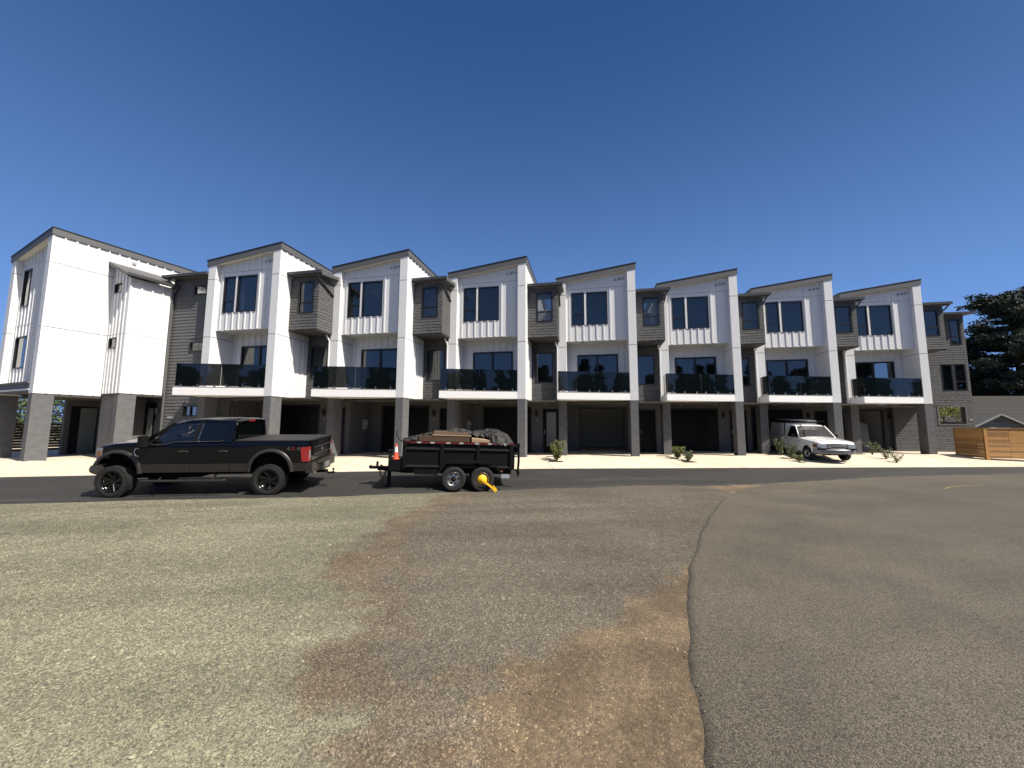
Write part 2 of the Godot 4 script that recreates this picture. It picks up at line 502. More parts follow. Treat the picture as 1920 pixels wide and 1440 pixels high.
func make_ground() -> void:
	nz.noise_type = FastNoiseLite.TYPE_SIMPLEX
	nz.seed = 12
	nz.frequency = 0.5
	nz.fractal_octaves = 4
	nf.noise_type = FastNoiseLite.TYPE_SIMPLEX
	nf.seed = 5
	nf.frequency = 3.0
	nf.fractal_octaves = 3
	# far ground
	var b := MB.new()
	sheet(b, merge([steps(-400, -60, 6), steps(-60, 60, 12), steps(60, 400, 6)]), merge([steps(-300, -30, 5), [6.0, 10.5, 11.8, 14.7, 16.9], steps(30, 400, 6)]), func(x, n): return on_ground(x, n, -0.09), func(_x, _n): return Color(0.2, 0.17, 0.11))
	var far := put(self, "ground", b.done(true), M.gravel)
	far.set_meta("kind", "structure")
	# the gravel lot
	b = MB.new()
	var xs := merge([steps(-45, -12, 11), steps(-12, -5, 35), steps(-5, 4.2, 150), steps(4.2, 13, 44)])
	var ns := merge([steps(-28, 0, 7), steps(0, 1.4, 7), steps(1.4, 6.0, 95), steps(6.0, 13.0, 70)])
	sheet(b, xs, ns, func(x, n):
		var y := nz.get_noise_2d(x * 0.8, n * 0.8) * 0.025 + nf.get_noise_2d(x * 0.6, n * 0.6) * 0.006
		return on_ground(x, n, y * (1.0 if n < 10.5 else 0.5) - 0.012), func(x, n): return lot_tone(x, n)[0])
	var lot := put(self, "gravel_lot", b.done(true), M.gravel)
	lot.set_meta("kind", "structure")
	# old road, curving away to the right, with a broken edge that stands a little proud
	b = MB.new()
	var rn := merge([steps(-30, 0, 8), steps(0, 6, 60), steps(6, 13.2, 50)])
	var edge := func(n): return lerp_list(n, ROAD_EDGE) + nz.get_noise_2d(3.0, n * 2.0) * 0.03 + nf.get_noise_2d(7.0, n) * 0.012
	var old := func(x, n):
		var v: float = 1.0 + nz.get_noise_2d(x * 0.5, n * 0.5) * 0.2 + nf.get_noise_2d(x * 0.7, n * 0.7) * 0.08
		var near: float = x - lerp_list(n, ROAD_EDGE)
		var dust: float = clampf(0.95 - near * 0.2 + nz.get_noise_2d(x * 1.3, n * 1.3) * 0.7, 0.0, 1.0) * 0.85
		var q := Color(0.1191, 0.1036, 0.0794).lerp(Color(0.1623, 0.1407, 0.1018), dust)
		return Color(q.r * v, q.g * v, q.b * v)
	var su := merge([steps(0, 0.12, 3), steps(0.12, 3, 24), steps(3, 14, 30), steps(14, 60, 14)])
	var rows := []
	sheet(b, su, rn, func(u, n):
		var rise := 0.03 * smoothstep(0.0, 0.12, u)
		return on_ground(edge.call(n) + u, n, rise - 0.01 if u > 0.0 else -0.035), func(u, n): return old.call(edge.call(n) + u, n))
	var road := put(self, "road", b.done(true), M.old_asphalt)
	road.set_meta("kind", "structure")
	# fresh black strip along the houses
	b = MB.new()
	var sx := merge([steps(-45, -12, 12), steps(-12, 14, 130), steps(14, 60, 30)])
	var black := func(x, t):
		var v: float = 1.0 + nz.get_noise_2d(x * 0.3, t * 4.0) * 0.3 + nz.get_noise_2d(x * 1.5, t * 9.0 + 50.0) * 0.2
		var scuff: float = clampf(nz.get_noise_2d(x * 0.35 + 20.0, t * 7.0) * 2.2 - 0.5, 0.0, 1.0) * 0.5
		var q := Color(0.0345, 0.0328, 0.0311).lerp(Color(0.0863, 0.0777, 0.0656), scuff)
		return Color(q.r * v, q.g * v, q.b * v)
	sheet(b, sx, merge([[0.0], steps(0.02, 0.08, 2), steps(0.12, 1.0, 9)]), func(x, t):
		var a: float = lerp_list(x, STRIP_EDGE) + nz.get_noise_2d(x * 1.6, 8.0) * 0.08 + nf.get_noise_2d(x * 0.8, 2.0) * 0.04
		var n: float = lerpf(a, lerp_list(x, CONCRETE_EDGE) - 0.004, t)
		return on_ground(x, n, -0.03 if t <= 0.0 else 0.004 + 0.03 * smoothstep(0.0, 0.05, t)), black)
	var strip := put(self, "asphalt_strip", b.done(true), M.new_asphalt)
	strip.set_meta("kind", "structure")
	# concrete driveway in slabs with open joints
	var drive := setting("driveway")
	var x0 := -41.0
	while x0 < 52.0:
		var x1 := x0 + 2.617
		for band in 2:
			b = MB.new()
			var tone := rng.randf_range(0.93, 1.06)
			b.col = Color(tone, tone * 0.995, tone * rng.randf_range(0.95, 1.0))
			var g := 0.009
			var lo := []
			var hi := []
			for q in [[x0 + g, 0], [x1 - g, 0], [x1 - g, 1], [x0 + g, 1]]:
				var n: float
				if band == 0:
					n = lerp_list(q[0], CONCRETE_EDGE) if q[1] == 0 else 16.9 - g
				else:
					n = 16.9 + g if q[1] == 0 else 27.0
				hi.append(on_ground(q[0], n, 0.04 if n < 16.9 else 0.012))
				lo.append(on_ground(q[0], n, -0.1))
			b.hexa(lo + hi)
			put(drive, "slab", b.done(true), M.concrete)
		x0 = x1
	# a worn piece of yellow centre line
	b = MB.new()
	var line := [[14.83, 10.51], [15.2, 10.7], [15.6, 10.85], [16.17, 10.96], [16.6, 11.0], [17.03, 11.01]]
	for q in line.size() - 1:
		var a := on_ground(line[q][0], line[q][1] - 0.03, 0.026)
		var e := on_ground(line[q + 1][0], line[q + 1][1] - 0.03, 0.026)
		var a2 := on_ground(line[q][0], line[q][1] + 0.03, 0.026)
		var e2 := on_ground(line[q + 1][0], line[q + 1][1] + 0.03, 0.026)
		b.quad(a, e, e2, a2)
	var yl := put(self, "road_marking", b.done(), M.yellow_paint)
	yl.set_meta("kind", "structure")

func stone_mesh(sd: int) -> ArrayMesh:
	var r := RandomNumberGenerator.new()
	r.seed = sd
	var b := MB.new()
	var ring := []
	var top := []
	for k in 5:
		var a := TAU * k / 5 + r.randf_range(-0.3, 0.3)
		ring.append(Vector3(cos(a), r.randf_range(-0.15, 0.1), sin(a)) * r.randf_range(0.75, 1.1))
		top.append(Vector3(cos(a) * 0.55, r.randf_range(0.4, 0.62), sin(a) * 0.55) * r.randf_range(0.8, 1.1))
	for k in 5:
		var j := (k + 1) % 5
		b.tri(ring[j], ring[k], top[k])
		b.tri(ring[j], top[k], top[j])
	for k in range(1, 4):
		b.tri(top[0], top[k + 1], top[k])
	return b.done()

func make_stones() -> void:
	# loose crushed stone lying on the lot, denser where it has not been worn into the earth
	var place := [[], [], []]
	var tint := [[], [], []]
	var tries := 0
	while tries < 720000:
		tries += 1
		# more tries close to the camera, where single stones show
		var n := 1.55 + pow(rng.randf(), 2.0) * 9.7
		var half := 1.15 + n * 1.42
		var x := rng.randf_range(-half, half) - n * 0.127
		if x > lerp_list(n, ROAD_EDGE) + 0.02 and (x > lerp_list(n, ROAD_EDGE) + rng.randf_range(0.0, 0.5) or rng.randf() > 0.1):
			continue
		if n > lerp_list(x, STRIP_EDGE) - 0.06:
			continue
		var q := lot_tone(x, n)
		var keep: float = q[1]
		if rng.randf() > keep * 0.92 + 0.05:
			continue
		var s := rng.randf_range(0.003, 0.008) * (1.0 + 0.065 * n)
		if rng.randf() < 0.02:
			s *= rng.randf_range(1.3, 2.1)
		if rng.randf() < 0.003:
			s = rng.randf_range(0.014, 0.026)
		var y := nz.get_noise_2d(x * 0.8, n * 0.8) * 0.025 + nf.get_noise_2d(x * 0.6, n * 0.6) * 0.006
		if x > lerp_list(n, ROAD_EDGE) + 0.02:
			y = 0.032
		var p := on_ground(x, n, y * (1.0 if n < 10.5 else 0.5) - 0.012)
		var k := rng.randi() % 3
		var bs := Basis.from_euler(Vector3(rng.randf_range(-0.4, 0.4), rng.randf() * TAU, rng.randf_range(-0.4, 0.4))).scaled_local(Vector3(s * rng.randf_range(0.8, 1.4), s * rng.randf_range(0.35, 0.7), s))
		place[k].append(Transform3D(bs, p))
		var c: Color = q[0]
		var v := rng.randf_range(0.72, 1.28)
		var pal: float = q[2]
		if pal < 0.5:
			v = rng.randf_range(0.68, 1.45)
		if rng.randf() < 0.12:
			v *= 1.35
		tint[k].append(Color(c.r * v, c.g * v * rng.randf_range(0.97, 1.04), c.b * v * rng.randf_range(0.92, 1.06 - 0.02 * pal)))
	for k in 3:
		var mm := MultiMesh.new()
		mm.transform_format = MultiMesh.TRANSFORM_3D
		mm.use_colors = true
		mm.mesh = stone_mesh(50 + k)
		mm.instance_count = place[k].size()
		for i in place[k].size():
			mm.set_instance_transform(i, place[k][i])
			mm.set_instance_color(i, tint[k][i])
		var o := MultiMeshInstance3D.new()
		o.multimesh = mm
		o.material_override = M.stone
		o.name = numbered("loose_gravel")
		add_child(o)
		o.set_meta("kind", "stuff")
		o.set_meta("label", "loose crushed stone covering the lot in front of the houses")
		o.set_meta("category", "gravel")

# ---- townhouses ----
const FL := -3.62          # left edge of a facade; its right edge is x = 0
const ZW := -0.215        # upper window wall
const ZB := -1.1           # balcony wall
const ZG := -3.2           # garage wall
const ZL := -1.95          # wall of the link beside the facade

func window(p: Node3D, x0: float, x1: float, y0: float, y1: float, z: float, rail := 0.0, mullion := 0.0, called := "window", side := "z", bar := 0.05) -> MeshInstance3D:
	# a black frame with its panes; side "z": the wall faces +z, "x": it faces +x (x0..x1 then run along -z)
	var b := MB.new()
	var g := []
	b.box(x0, x1, y0, y0 + bar, -0.07, 0.025)
	b.box(x0, x1, y1 - bar, y1, -0.07, 0.025)
	b.box(x0, x0 + bar, y0 + bar, y1 - bar, -0.07, 0.025)
	b.box(x1 - bar, x1, y0 + bar, y1 - bar, -0.07, 0.025)
	var xs := [x0 + bar, x1 - bar]
	var ys := [y0 + bar, y1 - bar]
	if rail > 0.0:
		var yr := lerpf(y0, y1, rail)
		b.box(x0 + bar, x1 - bar, yr - bar * 0.5, yr + bar * 0.5, -0.06, 0.018)
		g = [[xs[0], xs[1], ys[0], yr - bar * 0.5], [xs[0], xs[1], yr + bar * 0.5, ys[1]]]
	elif mullion > 0.0:
		var xm := lerpf(x0, x1, mullion)
		b.box(xm - bar * 0.7, xm + bar * 0.7, y0 + bar, y1 - bar, -0.06, 0.018)
		g = [[xs[0], xm - bar * 0.7, ys[0], ys[1]], [xm + bar * 0.7, xs[1], ys[0], ys[1]]]
	else:
		g = [[xs[0], xs[1], ys[0], ys[1]]]
	var t := Transform3D(Basis.IDENTITY, Vector3(0, 0, z))
	if side == "x":
		t = Transform3D(Basis(Vector3.UP, PI / 2), Vector3(z, 0, 0))
	var o := put(p, called, b.done(), M.frame_black, t)
	for q in g:
		bx(o, "pane", M.window_glass, q[0], q[1], q[2], q[3], -0.034, -0.024)
	return o

func wall_with_hole(p: Node3D, called: String, m: Material, x0: float, x1: float, y0: float, y1: float, z0: float, z1: float, h: Array) -> void:
	# a wall slab round one opening h = [x0, x1, y0, y1]; where the opening reaches an edge nothing is built
	if h[2] - y0 > 0.01:
		bx(p, called, m, x0, x1, y0, h[2], z0, z1)
	if y1 - h[3] > 0.01:
		bx(p, called, m, x0, x1, h[3], y1, z0, z1)
	if h[0] - x0 > 0.01:
		bx(p, called, m, x0, h[0], h[2], h[3], z0, z1)
	if x1 - h[1] > 0.01:
		bx(p, called, m, h[1], x1, h[2], h[3], z0, z1)

func shingles(p: Node3D, u0: float, u1: float, y0: float, y1: float, t: Transform3D, holes := [], course := 0.128) -> void:
	# overlapping cut shingles on a wall whose outward direction is the local z of t
	var b := MB.new()
	var y := y0
	var row := 0
	while y < y1 - 0.02:
		var ye := minf(y + course, y1)
		var u := u0
		while u < u1 - 0.01:
			var w := rng.randf_range(0.11, 0.25)
			if u + w > u1 - 0.07:
				w = u1 - u
			var tone := rng.randf_range(0.82, 1.14)
			b.col = Color(tone, tone * rng.randf_range(0.98, 1.01), tone * rng.randf_range(0.96, 1.0))
			var drop := rng.randf_range(0.0, 0.007)
			var parts := [[u, u + w, y - drop, ye]]
			for h in holes:
				var nxt := []
				for q in parts:
					if q[1] <= h[0] or q[0] >= h[1] or q[3] <= h[2] or q[2] >= h[3]:
						nxt.append(q)
						continue
					if q[0] < h[0]:
						nxt.append([q[0], h[0], q[2], q[3]])
					if q[1] > h[1]:
						nxt.append([h[1], q[1], q[2], q[3]])
					var a: float = maxf(q[0], h[0])
					var e: float = minf(q[1], h[1])
					if q[2] < h[2]:
						nxt.append([a, e, q[2], h[2]])
					if q[3] > h[3]:
						nxt.append([a, e, h[3], q[3]])
				parts = nxt
			for q in parts:
				if q[1] - q[0] < 0.012 or q[3] - q[2] < 0.008:
					continue
				var l: float = q[0] + 0.002
				var r: float = q[1] - 0.002
				b.quad(t * Vector3(l, q[2], 0.017), t * Vector3(r, q[2], 0.017), t * Vector3(r, q[3], 0.003), t * Vector3(l, q[3], 0.003))
				b.quad(t * Vector3(l, q[2], 0), t * Vector3(r, q[2], 0), t * Vector3(r, q[2], 0.017), t * Vector3(l, q[2], 0.017))
				b.quad(t * Vector3(l, q[2], 0), t * Vector3(l, q[2], 0.017), t * Vector3(l, q[3], 0.003), t * Vector3(l, q[3], 0))
				b.quad(t * Vector3(r, q[2], 0.017), t * Vector3(r, q[2], 0), t * Vector3(r, q[3], 0), t * Vector3(r, q[3], 0.003))
			u += w
		y += course
		row += 1
	var o := put(p, "shingles", b.done(true), M.grey_shingle)
	o.set_meta("kind", "stuff")

func roof_top(x: float, k: float) -> float:
	return 9.39 + (x - 0.06) * k

func facade_roof(p: Node3D, k: float, deep: float) -> void:
	var x0 := -3.70
	var x1 := 0.06
	var a := roof_top(x0, k)
	var e := roof_top(x1, k)
	var th := 0.27
	var b := MB.new()
	b.hexa([Vector3(x0 + 0.03, a - th, 0.0), Vector3(x1 - 0.03, e - th, 0.0), Vector3(x1 - 0.03, e - th, -deep), Vector3(x0 + 0.03, a - th, -deep), Vector3(x0 + 0.03, a - 0.03, 0.0), Vector3(x1 - 0.03, e - 0.03, 0.0), Vector3(x1 - 0.03, e - 0.03, -deep), Vector3(x0 + 0.03, a - 0.03, -deep)])
	var r := put(p, "roof", b.done(), M.soffit_white)
	# boards round the edge
	b = MB.new()
	b.hexa([Vector3(x0, a - th - 0.02, 0.03), Vector3(x1, e - th - 0.02, 0.03), Vector3(x1, e - th - 0.02, 0.001), Vector3(x0, a - th - 0.02, 0.001), Vector3(x0, a - 0.035, 0.03), Vector3(x1, e - 0.035, 0.03), Vector3(x1, e - 0.035, 0.001), Vector3(x0, a - 0.035, 0.001)])
	put(r, "fascia", b.done(), M.fascia_grey)
	b = MB.new()
	b.box(x1 - 0.029, x1, e - th - 0.02, e - 0.035, -deep, 0.0)
	put(r, "fascia", b.done(), M.fascia_grey)
	b = MB.new()
	b.box(x0, x0 + 0.029, a - th - 0.02, a - 0.035, -deep, 0.0)
	put(r, "fascia", b.done(), M.fascia_grey)
	b = MB.new()
	b.hexa([Vector3(x0 - 0.02, a - 0.034, 0.05), Vector3(x1 + 0.02, e - 0.034, 0.05), Vector3(x1 + 0.02, e - 0.034, -deep), Vector3(x0 - 0.02, a - 0.034, -deep), Vector3(x0 - 0.02, a, 0.05), Vector3(x1 + 0.02, e, 0.05), Vector3(x1 + 0.02, e, -deep), Vector3(x0 - 0.02, a, -deep)])
	put(r, "drip_edge", b.done(), M.dark_flashing)

func fin(p: Node3D, x0: float, x1: float, k: float) -> void:
	# one of the two white uprights that frame a facade, of three sheets with open joints over a core
	var ya := roof_top(x0, k) - 0.275
	var yb := roof_top(x1, k) - 0.275
	bx(p, "panel", M.white_siding, x0, x1, 2.85, 5.42, ZB, 0)
	bx(p, "panel", M.white_siding, x0, x1, 5.445, 7.99, ZB, 0)
	var b := MB.new()
	b.slope_box(x0, x1, 8.015, ya, yb, ZB, 0)
	put(p, "panel", b.done(), M.white_siding)
	bx(p, "joint_flashing", M.gutter_dark, x0 + 0.012, x1 - 0.012, 5.42, 5.445, ZB + 0.012, -0.014)
	bx(p, "joint_flashing", M.gutter_dark, x0 + 0.012, x1 - 0.012, 7.99, 8.015, ZB + 0.012, -0.014)

func batten_z(p: Node3D, x: float, y0: float, y1: float, z: float) -> void:
	bx(p, "batten", M.white_trim, x - 0.028, x + 0.028, y0, y1, z + 0.0005, z + 0.027)

func batten_x(p: Node3D, x: float, y0: float, y1: float, z: float) -> void:
	var proud := 0.042 if p.name == "townhouse" else 0.035
	bx(p, "batten", M.white_trim, x + 0.0005, x + proud, y0, y1, z - 0.028, z + 0.028)

func downlight(p: Node3D, x: float, y: float, z: float) -> void:
	var b := MB.new()
	b.lathe([Vector2(0.075, 0.0), Vector2(0.08, 0.012), Vector2(0.06, 0.014)], Transform3D(Basis(Vector3.RIGHT, PI / 2), Vector3(x, y, z)), 16)
	var o := put(p, "downlight", b.done(), M.steel)
	b = MB.new()
	b.disc(Transform3D(Basis(Vector3.RIGHT, PI / 2), Vector3(x, y - 0.006, z)), 0.062, 16)
	put(o, "lens", b.done(), M.lamp_lens)

func wall_lamp(p: Node3D, x: float, y: float, z: float) -> void:
	var b := MB.new()
	b.box(x - 0.05, x + 0.05, y - 0.09, y + 0.09, z, z + 0.03)
	b.tube([Vector3(x, y - 0.14, z + 0.09), Vector3(x, y + 0.14, z + 0.09)], 0.06, 12)
	put(p, "wall_lamp", b.done(), M.frame_black)

func balcony(p: Node3D, furnished: bool) -> void:
	# the slab's front edge runs along the street, so it is deeper at the left
	var poly := PackedVector2Array([Vector2(-0.345, ZB + 0.01), Vector2(-0.345, -0.002), Vector2(-3.59, 1.08), Vector2(-3.59, 0.003), Vector2(-3.23, 0.003), Vector2(-3.23, ZB + 0.01)])
	var flat := Transform3D(Basis(Vector3(1, 0, 0), Vector3(0, 0, 1), Vector3(0, 1, 0)), Vector3.ZERO)
	var b := MB.new()
	b.prism(poly, 2.86, 3.16, flat)
	var o := put(p, "balcony", b.done(), M.white_trim)
	b = MB.new()
	var inner := PackedVector2Array([Vector2(-0.347, ZB + 0.012), Vector2(-0.347, -0.01), Vector2(-3.585, 1.068), Vector2(-3.585, 0.005), Vector2(-3.228, 0.005), Vector2(-3.228, ZB + 0.012)])
	b.prism(inner, 3.161, 3.2, flat)
	put(o, "deck", b.done(), M.deck)
	# glass on clamps
	var a := Vector3(-3.545, 0, 1.035)
	var e := Vector3(-0.36, 0, -0.025)
	var d := (e - a).normalized()
	var basis := Basis(d, Vector3.UP, d.cross(Vector3.UP))
	var run := (e - a).length()
	for k in 2:
		var s0 := 0.0 if k == 0 else run * 0.5 + 0.008
		var s1 := run * 0.5 - 0.008 if k == 0 else run
		var pb := BoxMesh.new()
		pb.size = Vector3(s1 - s0, 0.9, 0.014)
		put(o, "glass_panel", pb, M.balcony_glass, Transform3D(basis, a + d * (s0 + s1) / 2 + Vector3(0, 3.69, 0)))
		for f in [0.13, 0.5, 0.87]:
			var q: Vector3 = a + d * lerpf(s0, s1, f) + Vector3(0, 3.25, 0)
			var cb := BoxMesh.new()
			cb.size = Vector3(0.045, 0.1, 0.05)
			put(o, "clamp", cb, M.steel, Transform3D(basis, q))
	bx(o, "glass_panel", M.balcony_glass, -3.56, -3.546, 3.24, 4.14, 0.10, 1.01)
	for f in [0.3, 0.85]:
		bx(o, "clamp", M.steel, -3.578, -3.528, 3.2, 3.3, f - 0.022, f + 0.022)

func bay(p: Node3D, k: float, end := false) -> void:
	# the grey shingled bay on the third floor, right of the facade
	var w := [0.42, 1.15, 6.46, 7.86]
	var x1 := 1.385
	wall_with_hole(p, "bay_wall", M.grey_siding, 0.002, x1, 5.76, 8.05, -0.82, -0.70, w)
	bx(p, "bay_wall", M.grey_siding, x1 - 0.12, x1, 5.76, 8.05, -3.0 if end else -1.93, -0.82)
	bx(p, "bay_floor", M.soffit_board, 0.002, x1 - 0.001, 5.70, 5.759, -3.0 if end else ZL - 0.1, -0.701)
	shingles(p, 0.0, x1, 5.76, 8.0, Transform3D(Basis.IDENTITY, Vector3(0, 0, -0.699)), [[w[0] - 0.03, w[1] + 0.03, w[2] - 0.03, w[3] + 0.03]])
	shingles(p, 0.70, 3.0 if end else 1.72, 5.76, 8.0, Transform3D(Basis(Vector3.UP, PI / 2), Vector3(x1 + 0.001, 0, 0)))
	window(p, w[0], w[1], w[2], w[3], -0.70, 0.34)
	if p.name == "townhouse_001":
		bx(p, "curtain", M.curtain, 0.46, 0.66, 6.5, 7.8, -0.95, -0.92)
	# shed roof with gutter and a downspout that runs back to the wall
	var b := MB.new()
	b.hexa([Vector3(0.005, 8.06, -0.52), Vector3(1.63, 8.06, -0.52), Vector3(1.63, 8.40, -3.4), Vector3(0.005, 8.40, -3.4), Vector3(0.005, 8.20, -0.52), Vector3(1.63, 8.20, -0.52), Vector3(1.63, 8.54, -3.4), Vector3(0.005, 8.54, -3.4)])
	var r := put(p, "bay_roof", b.done(), M.fascia_grey)
	b = MB.new()
	b.box(0.006, 1.66, 8.10, 8.225, -0.52, -0.41)
	put(r, "gutter", b.done(), M.gutter_dark)
	b = MB.new()
	b.tube([Vector3(1.5, 8.12, -0.47), Vector3(1.5, 8.0, -0.5), Vector3(1.46, 7.88, -0.66), Vector3(1.44, 7.45, -1.6)], 0.04, 8)
	put(r, "downspout", b.done(), M.gutter_dark)

func link(p: Node3D, i: int) -> void:
	var w := [0.18, 1.05, 3.75, 5.24]
	wall_with_hole(p, "link_wall", M.grey_siding, 0.002, 1.33, 2.82, 5.70, ZL - 0.12, ZL, w)
	shingles(p, 0.0, 1.325, 2.84, 5.70, Transform3D(Basis.IDENTITY, Vector3(0, 0, ZL + 0.001)), [[w[0] - 0.03, w[1] + 0.03, w[2] - 0.03, w[3] + 0.03]])
	window(p, w[0], w[1], w[2], w[3], ZL)
	if i in [2, 3]:
		# a pale curtain drawn to the right of the window
		var b := MB.new()
		var rows := [PackedVector3Array(), PackedVector3Array()]
		for q in 25:
			var f := q / 24.0
			rows[0].append(Vector3(lerpf(0.55 if i == 3 else 0.7, 1.06, f), 3.7, ZL - 0.2 + 0.03 * sin(f * 40.0)))
			rows[1].append(Vector3(lerpf(0.72 if i == 3 else 0.95, 1.06, f), 5.26, ZL - 0.2 + 0.03 * sin(f * 40.0)))
		b.surf(rows)
		put(p, "curtain", b.done(), M.curtain)
	# closed rooms behind the link
	bx(p, "room_wall", M.room_wall, 0.002, 1.33, 2.86, 8.1, -4.4, -4.3)
	bx(p, "room_floor", M.room_floor, 0.002, 1.33, 2.82, 2.9, -4.3, ZL - 0.121)
	bx(p, "room_wall", M.room_wall, 1.30, 1.36, 2.9, 5.69, -4.3, -1.98)
	bx(p, "room_wall", M.room_wall, 1.30, 1.36, 5.77, 8.3, -4.3, -1.98)

func lower_floor(p: Node3D, i: int) -> void:
	# columns, the wall under the house with garage and front door, ceiling with lamps
	for x in [-0.34, FL]:
		bx(p, "column", M.grey_column, x, x + (0.34 if x > -1 else 0.36), -0.15, 2.85, -0.57, 0)
	bx(p, "ceiling", M.soffit_board, FL, 1.33, 2.76, 2.815, ZG - 0.1, -0.575)
	for q in [[-2.6, -0.9], [-0.9, -1.2], [0.65, -2.5]]:
		downlight(p, q[0], 2.757, q[1])
	var g := [-2.75, -0.25, 0.0, 2.58]
	var dr := [0.37, 1.22, 0.0, 2.53]
	var zb := ZG - 0.14
	bx(p, "garage_wall", M.grey_siding, -3.5, g[0], -0.1, 2.76, zb, ZG)
	bx(p, "garage_wall", M.grey_siding, g[0], g[1], g[3], 2.76, zb, ZG)
	bx(p, "garage_wall", M.grey_siding, g[1], dr[0], -0.1, 2.76, zb, ZG)
	bx(p, "garage_wall", M.grey_siding, dr[0], dr[1], dr[3], 2.76, zb, ZG)
	bx(p, "garage_wall", M.grey_siding, dr[1], 1.40, -0.1, 2.76, zb, ZG)
	# black jambs
	var b := MB.new()
	b.box(g[0] - 0.05, g[0], 0.2, g[3] + 0.08, ZG + 0.001, ZG + 0.03)
	b.box(g[1], g[1] + 0.05, 0.2, g[3] + 0.08, ZG + 0.001, ZG + 0.03)
	b.box(g[0], g[1], g[3], g[3] + 0.08, ZG + 0.001, ZG + 0.03)
	put(p, "garage_frame", b.done(), M.frame_black)
	# side wall towards the neighbour, of upright boards, with an electric meter
	if i > 1:
		bx(p, "side_wall", M.grey_siding, FL, -3.5, -0.1, 2.76, zb, -1.52)
		var z := -1.6
		while z > -3.1:
			bx(p, "batten", M.grey_siding, -3.4995, -3.482, 0.2, 2.755, z - 0.02, z + 0.02)
			z -= 0.3
		b = MB.new()
		b.box(-3.499, -3.42, 1.45, 1.95, -2.9, -2.6)
		b.lathe([Vector2(0.0, 0.1), Vector2(0.07, 0.09), Vector2(0.085, 0.0)], Transform3D(Basis(Vector3.UP, PI / 2), Vector3(-3.42, 1.75, -2.75)), 14)
		put(p, "electric_meter", b.done(), M.meter_grey)
	wall_lamp(p, 0.06, 2.27, ZG)
	bx(p, "doorbell", M.meter_grey, 0.03, 0.09, 1.92, 2.0, ZG + 0.0005, ZG + 0.012)
	# front door: black leaf with a tall frosted pane
	var dx0: float = dr[0]
	var dx1: float = dr[1]
	var door := bx(p, "front_door", M.door_black, dx0 + 0.04, dx1 - 0.04, 0.29, dr[3] - 0.04, zb + 0.03, ZG - 0.03)
	door.mesh = (door.mesh as BoxMesh)
	b = MB.new()
	b.box(dx0, dx0 + 0.04, 0.28, dr[3], zb, ZG + 0.02)
	b.box(dx1 - 0.04, dx1, 0.28, dr[3], zb, ZG + 0.02)
	b.box(dx0 + 0.04, dx1 - 0.04, dr[3] - 0.04, dr[3], zb, ZG + 0.02)
	put(p, "door_frame", b.done(), M.frame_black)
	var c := door.position
	if i in [1, 4, 8]:
		var pn := bx(door, "pane", M.frosted, dx0 + 0.2 - c.x, dx1 - 0.16 - c.x, 0.62 - c.y, 2.36 - c.y, 0.04, 0.055)
		pn.position.z = (ZG - 0.03 - c.z) + 0.004
	var hb := MB.new()
	hb.tube([Vector3(dx0 + 0.1, 1.25, ZG + 0.03), Vector3(dx0 + 0.1, 1.45, ZG + 0.03)], 0.012, 8)
	hb.tube([Vector3(dx0 + 0.1, 1.35, ZG - 0.03), Vector3(dx0 + 0.1, 1.35, ZG + 0.03)], 0.01, 8)
	put(door, "handle", hb.done(), M.steel, Transform3D(Basis.IDENTITY, -c))
	# garage: closed sectional door or an open room
	if i in [5, 8]:
		bx(p, "garage_room_wall", M.room_wall, g[0] - 0.3, -0.05, 0.2, 2.76, -7.9, -7.8)
		bx(p, "garage_room_wall", M.room_wall, g[0] - 0.4, g[0] - 0.3, 0.2, 2.76, -7.8, zb)
		bx(p, "garage_room_wall", M.room_wall, -0.15, -0.05, 0.2, 2.76, -7.8, zb)
	else:
		bx(p, "door_backing", M.door_black, g[0] - 0.1, g[1] + 0.1, 0.2, 2.7, zb - 0.06, zb - 0.001)
		for s in 4:
			var y0: float = 0.28 + s * 0.575
			var sec := bx(p, "garage_door_section", M.door_black, g[0], g[1], y0, y0 + 0.568, zb + 0.03, zb + 0.08)
			for q in 4:
				var px: float = g[0] + 0.06 + q * 0.605
				var sp := sec.position
				bx(sec, "raised_panel", M.door_black, px - sp.x, px + 0.56 - sp.x, y0 + 0.07 - sp.y, y0 + 0.5 - sp.y, 0.0251, 0.04)
	bx(p, "back_wall", M.grey_siding, FL, 1.33, 0.1, 2.8, -8.1, -8.0)

func vents(p: Node3D) -> void:
	# three small hooded vents high on the window wall
	for q in 3:
		var x := -0.86 + q * 0.17
		var b := MB.new()
		b.tube([Vector3(x, 8.68 + q * 0.02, ZW), Vector3(x, 8.67 + q * 0.02, ZW + 0.05)], 0.045, 10)
		b.box(x - 0.06, x + 0.06, 8.62 + q * 0.02, 8.735 + q * 0.02, ZW + 0.0005, ZW + 0.012)
		put(p, "vent", b.done(), M.meter_grey)

